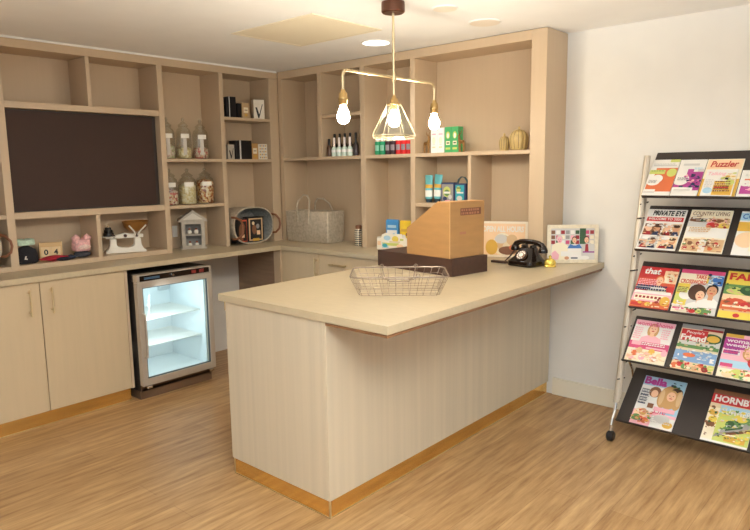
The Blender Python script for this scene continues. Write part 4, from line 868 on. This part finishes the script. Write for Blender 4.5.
cal = thing('block_calendar', 'wooden perpetual calendar with date blocks behind the red cloth', 'calendar', (.125,-2.105,ZB), math.radians(72))
WD = mat('pale_wood', (222,186,132), .55, noise=.06, nscale=(60,60,5))
P0(MB().box(-.066,.066,-.025,.025,0,.02,WD), 'base', cal, .001)
P0(MB().box(-.066,-.058,-.025,.025,.0205,.115,WD), 'post', cal, .001); P0(MB().box(.058,.066,-.025,.025,.0205,.115,WD), 'post', cal, .001)
for x, n in ((-.0285,'0'),(.0285,'4')):
    c = P0(MB().box(x-.0275,x+.0275,-.024,.024,.0205,.085,mat('block_wood',(232,204,156),.55)), 'date_block', cal, .001)
    text('numeral', n, c, (x-.0275,-.024,.0205), (1,0,0), (0,0,1), .015, .014, .025, .036, ink('black'), .0006, 0, .03)
P0(MB().box(-.0575,.0575,-.022,.022,.0855,.112,mat('block_wood2',(214,176,124),.55)), 'month_block', cal, .001)

# ------------------------------------------------------------------ bottles on the back shelf
ZS = 1.5826
def dark_bottle(x, y, label, h=.175, body=(52,40,34)):
    t = thing('oil_bottle', label, 'bottle', (x,y,ZS), 0, 'dark oil bottles at the back')
    P0(MB().lathe([(.001,0),(.019,0),(.02,.004),(.02,h*.5),(.012,h*.6),(.008,h*.64),(.001,h*.64)], mat('glass_dark_%d' % body[0], body, .15), seg=16, cap0=False, cap1=False), 'body', t, 0, smooth=50)
    P0(MB().lathe([(.001,h*.641),(.0095,h*.641),(.0095,h*.98),(.007,h),(.001,h)], BLACK, seg=14, cap0=False, cap1=False), 'cap', t, 0, smooth=50)
    return t
b0 = dark_bottle(.805, -.17, 'dark bottle with tall black cap, leftmost of the back row under the left bulb')
for x, l in ((0.86,'dark bottle with tall black cap, second of the back row under the left bulb'),(.915,'dark bottle with tall black cap, third of the back row under the left bulb'),(.972,'dark bottle with tall black cap, fourth of the back row under the left bulb'),(1.03,'dark bottle with tall black cap, fifth of the back row under the left bulb')):
    dup(b0, (x,-.17,ZS), l)
def white_bottle(x, y, label):
    t = thing('spray_bottle', label, 'bottle', (x,y,ZS), 0, 'white spray bottles in front')
    P0(MB().lathe([(.001,0),(.02,0),(.0215,.004),(.0215,.055),(.016,.068),(.008,.074),(.001,.074)], mat('bottle_mint', (206,222,208), .25), seg=18, cap0=False, cap1=False), 'body', t, 0, smooth=50)
    P0(MB().lathe([(.001,.0742),(.0095,.0742),(.0095,.138),(.008,.142),(.001,.142)], mat('cap_pearl', (236,222,214), .35), seg=16, cap0=False, cap1=False), 'neck', t, 0, smooth=50)
    P0(MB().lathe([(.0218,.03),(.0222,.03),(.0222,.05),(.0218,.05)], WHITE, seg=18, cap0=False, cap1=False), 'label_band', t, 0, smooth=50)
    return t
w0 = white_bottle(.862, -.235, 'pale mint bottle with long pearly neck, leftmost of the front row')
for x, l in ((.916,'pale mint bottle with long pearly neck, second of the front row'),(.972,'pale mint bottle with long pearly neck, third of the front row'),(1.028,'pale mint bottle with long pearly neck, rightmost of the front row')): dup(w0, (x,-.235,ZS), l)
b1 = dark_bottle(.812, -.238, 'short brown bottle at the left end of the bottle group', .135, (86,60,44))
b2 = dark_bottle(1.09, -.235, 'short dark bottle at the right end of the bottle group', .14, (60,50,50))
def bath(x, c, capc, label):
    t = thing('bath_bottle', label, 'bottle', (x,-.2,ZS), 0, 'bath bottles behind the glass shade')
    P0(MB().lathe([(.001,0),(.0205,0),(.022,.004),(.022,.09),(.019,.096),(.001,.096)], mat('bath_%d_%d' % (c[0],c[1]), c, .2), seg=18, cap0=False, cap1=False), 'body', t, 0, smooth=50)
    P0(MB().lathe([(.001,.0962),(.0165,.0962),(.0165,.118),(.014,.121),(.001,.121)], mat('bathcap_%d' % capc[0], capc, .35), seg=16, cap0=False, cap1=False), 'cap', t, 0, smooth=50)
    n = 6; lb = MB(); v = [(.0224*math.cos(-PI/2-.7+1.5*i/n+.2), .0224*math.sin(-PI/2-.7+1.5*i/n+.2), z) for z in (.03,.07) for i in range(n+1)]
    lb.add(v, [(i,i+1,n+2+i,n+1+i) for i in range(n)], mat('bathlab_%d' % c[1], tuple(min(255,int(k*.6+100)) for k in c), .5)); P0(lb, 'label', t, 0); return t
GRN, DRK, RED = (40,140,96), (62,44,48), (206,44,44)
for x, c, cc, l in ((1.277,GRN,(226,222,206),'green bath bottle, leftmost of the row behind the glass shade'),(1.326,GRN,(226,222,206),'green bath bottle beside the dark ones behind the glass shade'),(1.376,DRK,(226,214,206),'dark bath bottle next to the green ones'),(1.425,DRK,(226,214,206),'dark bath bottle next to the red ones'),
  (1.475,RED,(238,200,190),'red bath bottle, left of the three red ones'),(1.522,RED,(238,200,190),'red bath bottle, middle of the three red ones'),(1.568,RED,(238,200,190),'red bath bottle, right of the three red ones')): bath(x, c, cc, l)

# boxes and ornaments on the wide shelf
def upbox(name, label, x0, x1, y, z, h, dep, M, deco=None, grp=None, rz=0):
    wd = x1-x0; t = thing(name, label, 'box', ((x0+x1)/2,y,z+.0006), rz, grp)
    P0(MB().box(-wd/2,wd/2,-dep/2,dep/2,0,h,M), 'carton', t, .0012)
    if deco:
        pr = Print((-wd/2,-dep/2,0), (1,0,0), (0,0,1)); deco(pr, wd, h); pr.build('print', t)
    return t
def d_soft(pr, W, Hh): pr.rect(W*.2,Hh*.72,W*.8,Hh*.78,'lpink').ell(W*.5,Hh*.5,W*.25,Hh*.14,'cream').rect(W*.25,Hh*.2,W*.75,Hh*.26,'peach').rect(W*.3,Hh*.32,W*.7,Hh*.35,'lgrey')
def d_green(pr, W, Hh): pr.ell(W*.5,Hh*.68,W*.3,Hh*.14,'lime').ell(W*.5,Hh*.66,W*.16,Hh*.1,'white').rect(W*.2,Hh*.3,W*.8,Hh*.45,'cream').rect(W*.15,Hh*.12,W*.85,Hh*.2,'lime').rect(W*.3,Hh*.35,W*.7,Hh*.4,'dgreen')
GB = mat('carton_green', (72,166,100), .45)
upbox('carton','white carton at the left of the pair on the wide shelf under the right bulb',1.742,1.795,-.15,ZS,.168,.06,BOXW if False else WHITE,d_soft,'white cartons on the wide shelf')
upbox('carton','white carton beside the green cartons on the wide shelf',1.797,1.852,-.15,ZS,.168,.06,WHITE,d_soft,'white cartons on the wide shelf')
upbox('carton','green carton beside the white cartons on the wide shelf',1.858,1.912,-.15,ZS,.17,.06,GB,d_green,'green cartons on the wide shelf')
upbox('carton','green carton at the right of the pair on the wide shelf',1.914,1.966,-.15,ZS,.17,.06,GB,d_green,'green cartons on the wide shelf')
DG = mat('antique_gold', (150,112,66), .35, metal=.75)
def figure(x, label, s):
    t = thing('reindeer_ornament', label, 'ornament', (x,-.19,ZS), 0, 'antique gold ornaments on the wide shelf'); t.scale = (.95,.95,.95)
    mb = MB(); 
    P0(MB().tube([(-.018*s,0,.072),(.0,0,.07),(.016*s,0,.078),(.022*s,0,.105),(.02*s,0,.118),(.03*s,0,.116)], [.011,.013,.012,.007,.008,.004], DG, 10), 'body', t, 0, smooth=60)
    for dx, dy in ((-.016,.006),(-.016,-.006),(.014,.006),(.014,-.006)): P0(MB().tube([(dx*s,dy,.068),(dx*s*1.15,dy,.035),(dx*s*1.05,dy,.0005)], [.0055,.0036,.0032], DG, 8), 'leg', t, 0, smooth=60)
    for dy in (-1,1): P0(MB().tube([(.018*s,dy*.004,.122),(.01*s,dy*.014,.138),(.016*s,dy*.022,.152)], [.003,.0024,.0015], DG, 6), 'antler', t, 0, smooth=60)
figure(1.714, 'antique gold deer ornament left of the white cartons, under the right bulb', 1)
figure(2.0, 'antique gold deer ornament right of the green cartons', -1)
CAC = mat('cactus_ceramic', (196,170,112), .35, noise=.06, nscale=(20,20,20)); CACD = mat('cactus_rib', (128,104,64), .4)
def cactus(x, r, h, label):
    t = thing('cactus_ornament', label, 'ornament', (x,-.15,ZS), .2, 'ceramic cactus ornaments')
    n = 60; mb = MB(); R = []
    for j in range(13):
        v = j/12; rr_ = r*(.62+.38*math.sin(PI*min(1,v*.62+.12)))*math.sqrt(max(0,1-max(0,(v-.45)/.55)**2.4)) if v < 1 else r*.02
        R.append([(rr_*(1+.1*abs(math.cos(6*2*PI*i/n/1.0))-.06)*math.cos(2*PI*i/n), rr_*(1+.1*abs(math.cos(6*2*PI*i/n))-.06)*math.sin(2*PI*i/n), .0004+h*v) for i in range(n)])
    mb.rings(R, CAC); P0(mb, 'body', t, 0, smooth=80)
    mb = MB()
    for k in range(12):
        a = 2*PI*(k+.5)/12+0; pts = []
        for j in range(1,12):
            v = j/12; rr_ = r*(.62+.38*math.sin(PI*min(1,v*.62+.12)))*math.sqrt(max(0,1-max(0,(v-.45)/.55)**2.4)); pts.append((rr_*.965*math.cos(a), rr_*.965*math.sin(a), h*v))
        mb.tube(pts, .0018, CACD, 5)
    P0(mb, 'groove', t, 0)
    P0(MB().ball((0,0,h+.006), .008, CAC, sz=1.2), 'bud', t, 0, smooth=60)
cactus(2.297, .034, .096, 'small ribbed ceramic cactus left of the larger one')
cactus(2.4, .06, .132, 'large ribbed ceramic cactus at the right end of the wide shelf')

# toiletries in the small bay
ZL = 1.2436
def tube_(x, label, c2, tilt=0):
    t = thing('cream_tube', label, 'tube', (x,-.16,ZL), 0, 'toiletry tubes'); t.rotation_euler = Euler((0,tilt,0)); 
    if tilt: t.location.z += .004
    TE = mat('tube_teal', (104,186,194), .35)
    R = [[(w_*math.cos(2*PI*i/20), d_*math.sin(2*PI*i/20), z) for i in range(20)] for w_, d_, z in ((.024,.02,.024),(.028,.022,.03),(.03,.018,.11),(.033,.009,.17),(.034,.002,.19))]
    P0(MB().rings(R, TE), 'body', t, 0, smooth=50)
    P0(MB().lathe([(.001,.0005),(.02,.0005),(.021,.023),(.001,.023)], mat('tube_cap_navy', (34,54,66), .35), seg=18, cap0=False, cap1=False), 'cap', t, 0, smooth=40)
    for z0, z1, kk, n in ((.04,.085,WHITE,'white_band'),(.1,.125,ink('gold'),'gold_band')):
        Rr = []
        for z in (z0,z1):
            f_ = (z-.03)/.08 if z < .11 else 1; wv = .028+.002*min(1,f_)+.0008+max(0,z-.11)*.05; dv_ = .022-.004*min(1,f_)+.0008-max(0,z-.11)*.15
            Rr.append([(wv*math.cos(-PI+PI*i/12), dv_*math.sin(-PI+PI*i/12), z) for i in range(13)])
        mb = MB(); mb.add(Rr[0]+Rr[1], [(i,i+1,14+i,13+i) for i in range(12)], kk); P0(mb, n, t, 0)
    return t
tube_(1.712, 'teal toiletry tube standing upright at the left of the small bay', 0)
tube_(1.782, 'teal toiletry tube leaning, beside the upright one', 0, .07)
def d_wash(pr, W, Hh):
    pr.rect(W*.06,Hh*.05,W*.94,Hh*.92,'grey').ell(W*.45,Hh*.55,W*.3,Hh*.26,'lime').ell(W*.45,Hh*.5,W*.22,Hh*.16,'green').rect(W*.2,Hh*.46,W*.7,Hh*.56,'white').ell(W*.7,Hh*.3,W*.14,Hh*.12,'lgrey').ell(W*.3,Hh*.22,W*.16,Hh*.1,'navy').rect(W*.3,Hh*.06,W*.7,Hh*.14,'lpink')
def d_wash2(pr, W, Hh):
    pr.rect(W*.08,Hh*.1,W*.86,Hh*.92,'teal').ell(W*.35,Hh*.7,W*.2,Hh*.16,'lime').rect(W*.2,Hh*.5,W*.8,Hh*.58,'white').ell(W*.45,Hh*.25,W*.25,Hh*.13,'lgrey').rect(W*.2,Hh*.75,W*.6,Hh*.8,'dgreen')
NV = mat('carton_navy', (58,68,104), .4)
upbox('gift_carton','navy gift carton with a green motif in the small bay',1.83,1.935,-.15,ZL,.138,.06,NV,d_wash,'gift cartons in the small bay')
g2 = upbox('gift_carton','teal and navy gift carton with an arched handle in the small bay',1.94,2.028,-.15,ZL,.132,.06,NV,d_wash2,'gift cartons in the small bay')
P0(MB().tube([(-.038,0,.133),(-.03,0,.16),(-.008,0,.176),(.018,0,.172),(.036,0,.15),(.041,0,.133)], .012, mat('handle_slate',(96,122,130),.45), 8, flat=.25, n0=(0,1,0)), 'carton_handle', g2, 0, smooth=60)

# patterned jar and display tray on the back worktop
zj = thing('patterned_jar', 'black and white zigzag jar with brown lid half behind the upright', 'jar', (1.07,-.2,ZC+.0006))
ZIG = bpy.data.materials.new('zigzag'); ZIG.use_nodes = True
nt = ZIG.node_tree; b = nt.nodes['Principled BSDF']; tc = nt.nodes.new('ShaderNodeTexCoord'); ck = nt.nodes.new('ShaderNodeTexChecker'); mp = nt.nodes.new('ShaderNodeMapping')
mp.inputs['Rotation'].default_value = (.0,.78,.0); mp.inputs['Scale'].default_value = (1,.001,1); ck.inputs['Scale'].default_value = 85; ck.inputs[1].default_value = rgb(232,218,190); ck.inputs[2].default_value = rgb(44,34,30)
nt.links.new(tc.outputs['Object'], mp.inputs[0]); nt.links.new(mp.outputs[0], ck.inputs[0]); nt.links.new(ck.outputs[0], b.inputs[0])
P0(MB().lathe([(.001,0),(.03,0),(.032,.004),(.032,.115),(.026,.128),(.001,.128)], ZIG, seg=24, cap0=False, cap1=False), 'body', zj, 0, smooth=50)
P0(MB().lathe([(.001,.1285),(.024,.1285),(.025,.15),(.02,.156),(.001,.157)], mat('lid_brown',(136,88,56),.5), seg=20, cap0=False, cap1=False), 'lid', zj, 0, smooth=50)
dt = thing('display_tray', 'white printed cardboard display tray with stepped front on the back worktop', 'display box', (1.45,-.2,ZC+.0006), .12)
TR = mat('tray_white', (240,232,214), .5)
P0(MB().box(-.13,.13,-.07,.07,0,.006,TR), 'tray_floor', dt, 0)
fp = P0(MB().prism([(-.13,.0065),(.13,.0065),(.13,.09),(.09,.09),(.085,.118),(-.02,.112),(-.05,.122),(-.085,.108),(-.09,.085),(-.13,.08)], -.07, -.066, TR, 'y'), 'front_panel', dt, 0)
for x in (-.13,.127): P0(MB().box(x,x+.003,-.0655,.07,.0065,.09,TR), 'side_panel', dt, 0)
P0(MB().box(-.1265,.1265,.066,.07,.0065,.1,TR), 'back_panel', dt, 0)
pr = Print((-.13,-.07,0), (1,0,0), (0,0,1))
pr.rect(.045,.012,.1,.05,'lblue').rect(.05,.03,.19,.05,'lime').ell(.09,.085,.03,.018,'lblue').ell(.07,.03,.022,.014,'teal').ell(.16,.08,.028,.022,'yellow').rect(.11,.052,.2,.064,'sand').ell(.2,.03,.03,.014,'peach').rect(.2,.07,.23,.084,'lime').rect(.006,.03,.036,.06,'peach')
pr.build('print', dt)
def packet(x, y, z, w_, h, M, label, deco, rz):
    t = thing('tissue_packet', label, 'packet', (x,y,z), rz, 'packets in the display tray'); t.rotation_euler[0] = 0
    R = [[(px*sx, py*sy, pz) for px, py in ((-w_/2,-.012),(w_/2,-.012),(w_/2,.012),(-w_/2,.012))] for sx, sy, pz in ((.96,.3,0),(1,1,.012),(1,1,h-.012),(.97,.2,h))]
    P0(MB().rings(R, M), 'wrapper', t, .003)
    pr = Print((-w_/2,-.012,0), (1,0,0), (0,0,1), .0012); deco(pr, w_, h); pr.build('print', t)
def d_bp(pr, W, Hh): pr.rect(W*.1,Hh*.12,W*.9,Hh*.62,'white').ell(W*.3,Hh*.35,W*.12,Hh*.1,'lpink').ell(W*.65,Hh*.4,W*.13,Hh*.12,'lblue').ell(W*.5,Hh*.25,W*.1,Hh*.08,'red').rect(W*.15,Hh*.7,W*.85,Hh*.8,'lblue')
def d_yp(pr, W, Hh): pr.rect(W*.1,Hh*.6,W*.9,Hh*.7,'gold').ell(W*.3,Hh*.35,W*.16,Hh*.14,'white').ell(W*.65,Hh*.4,W*.14,Hh*.12,'lime').rect(W*.75,Hh*.15,W*.95,Hh*.4,'dred').ell(W*.5,Hh*.5,W*.06,Hh*.06,'brown')
packet(1.395, -.18, ZC+.008, .105, .205, mat('wrap_blue',(66,140,196),.3), 'blue packet at the left of the white display tray', d_bp, .15)
packet(1.52, -.165, ZC+.008, .115, .2, mat('wrap_yellow',(236,198,50),.3), 'yellow packet at the right of the white display tray', d_yp, .1)
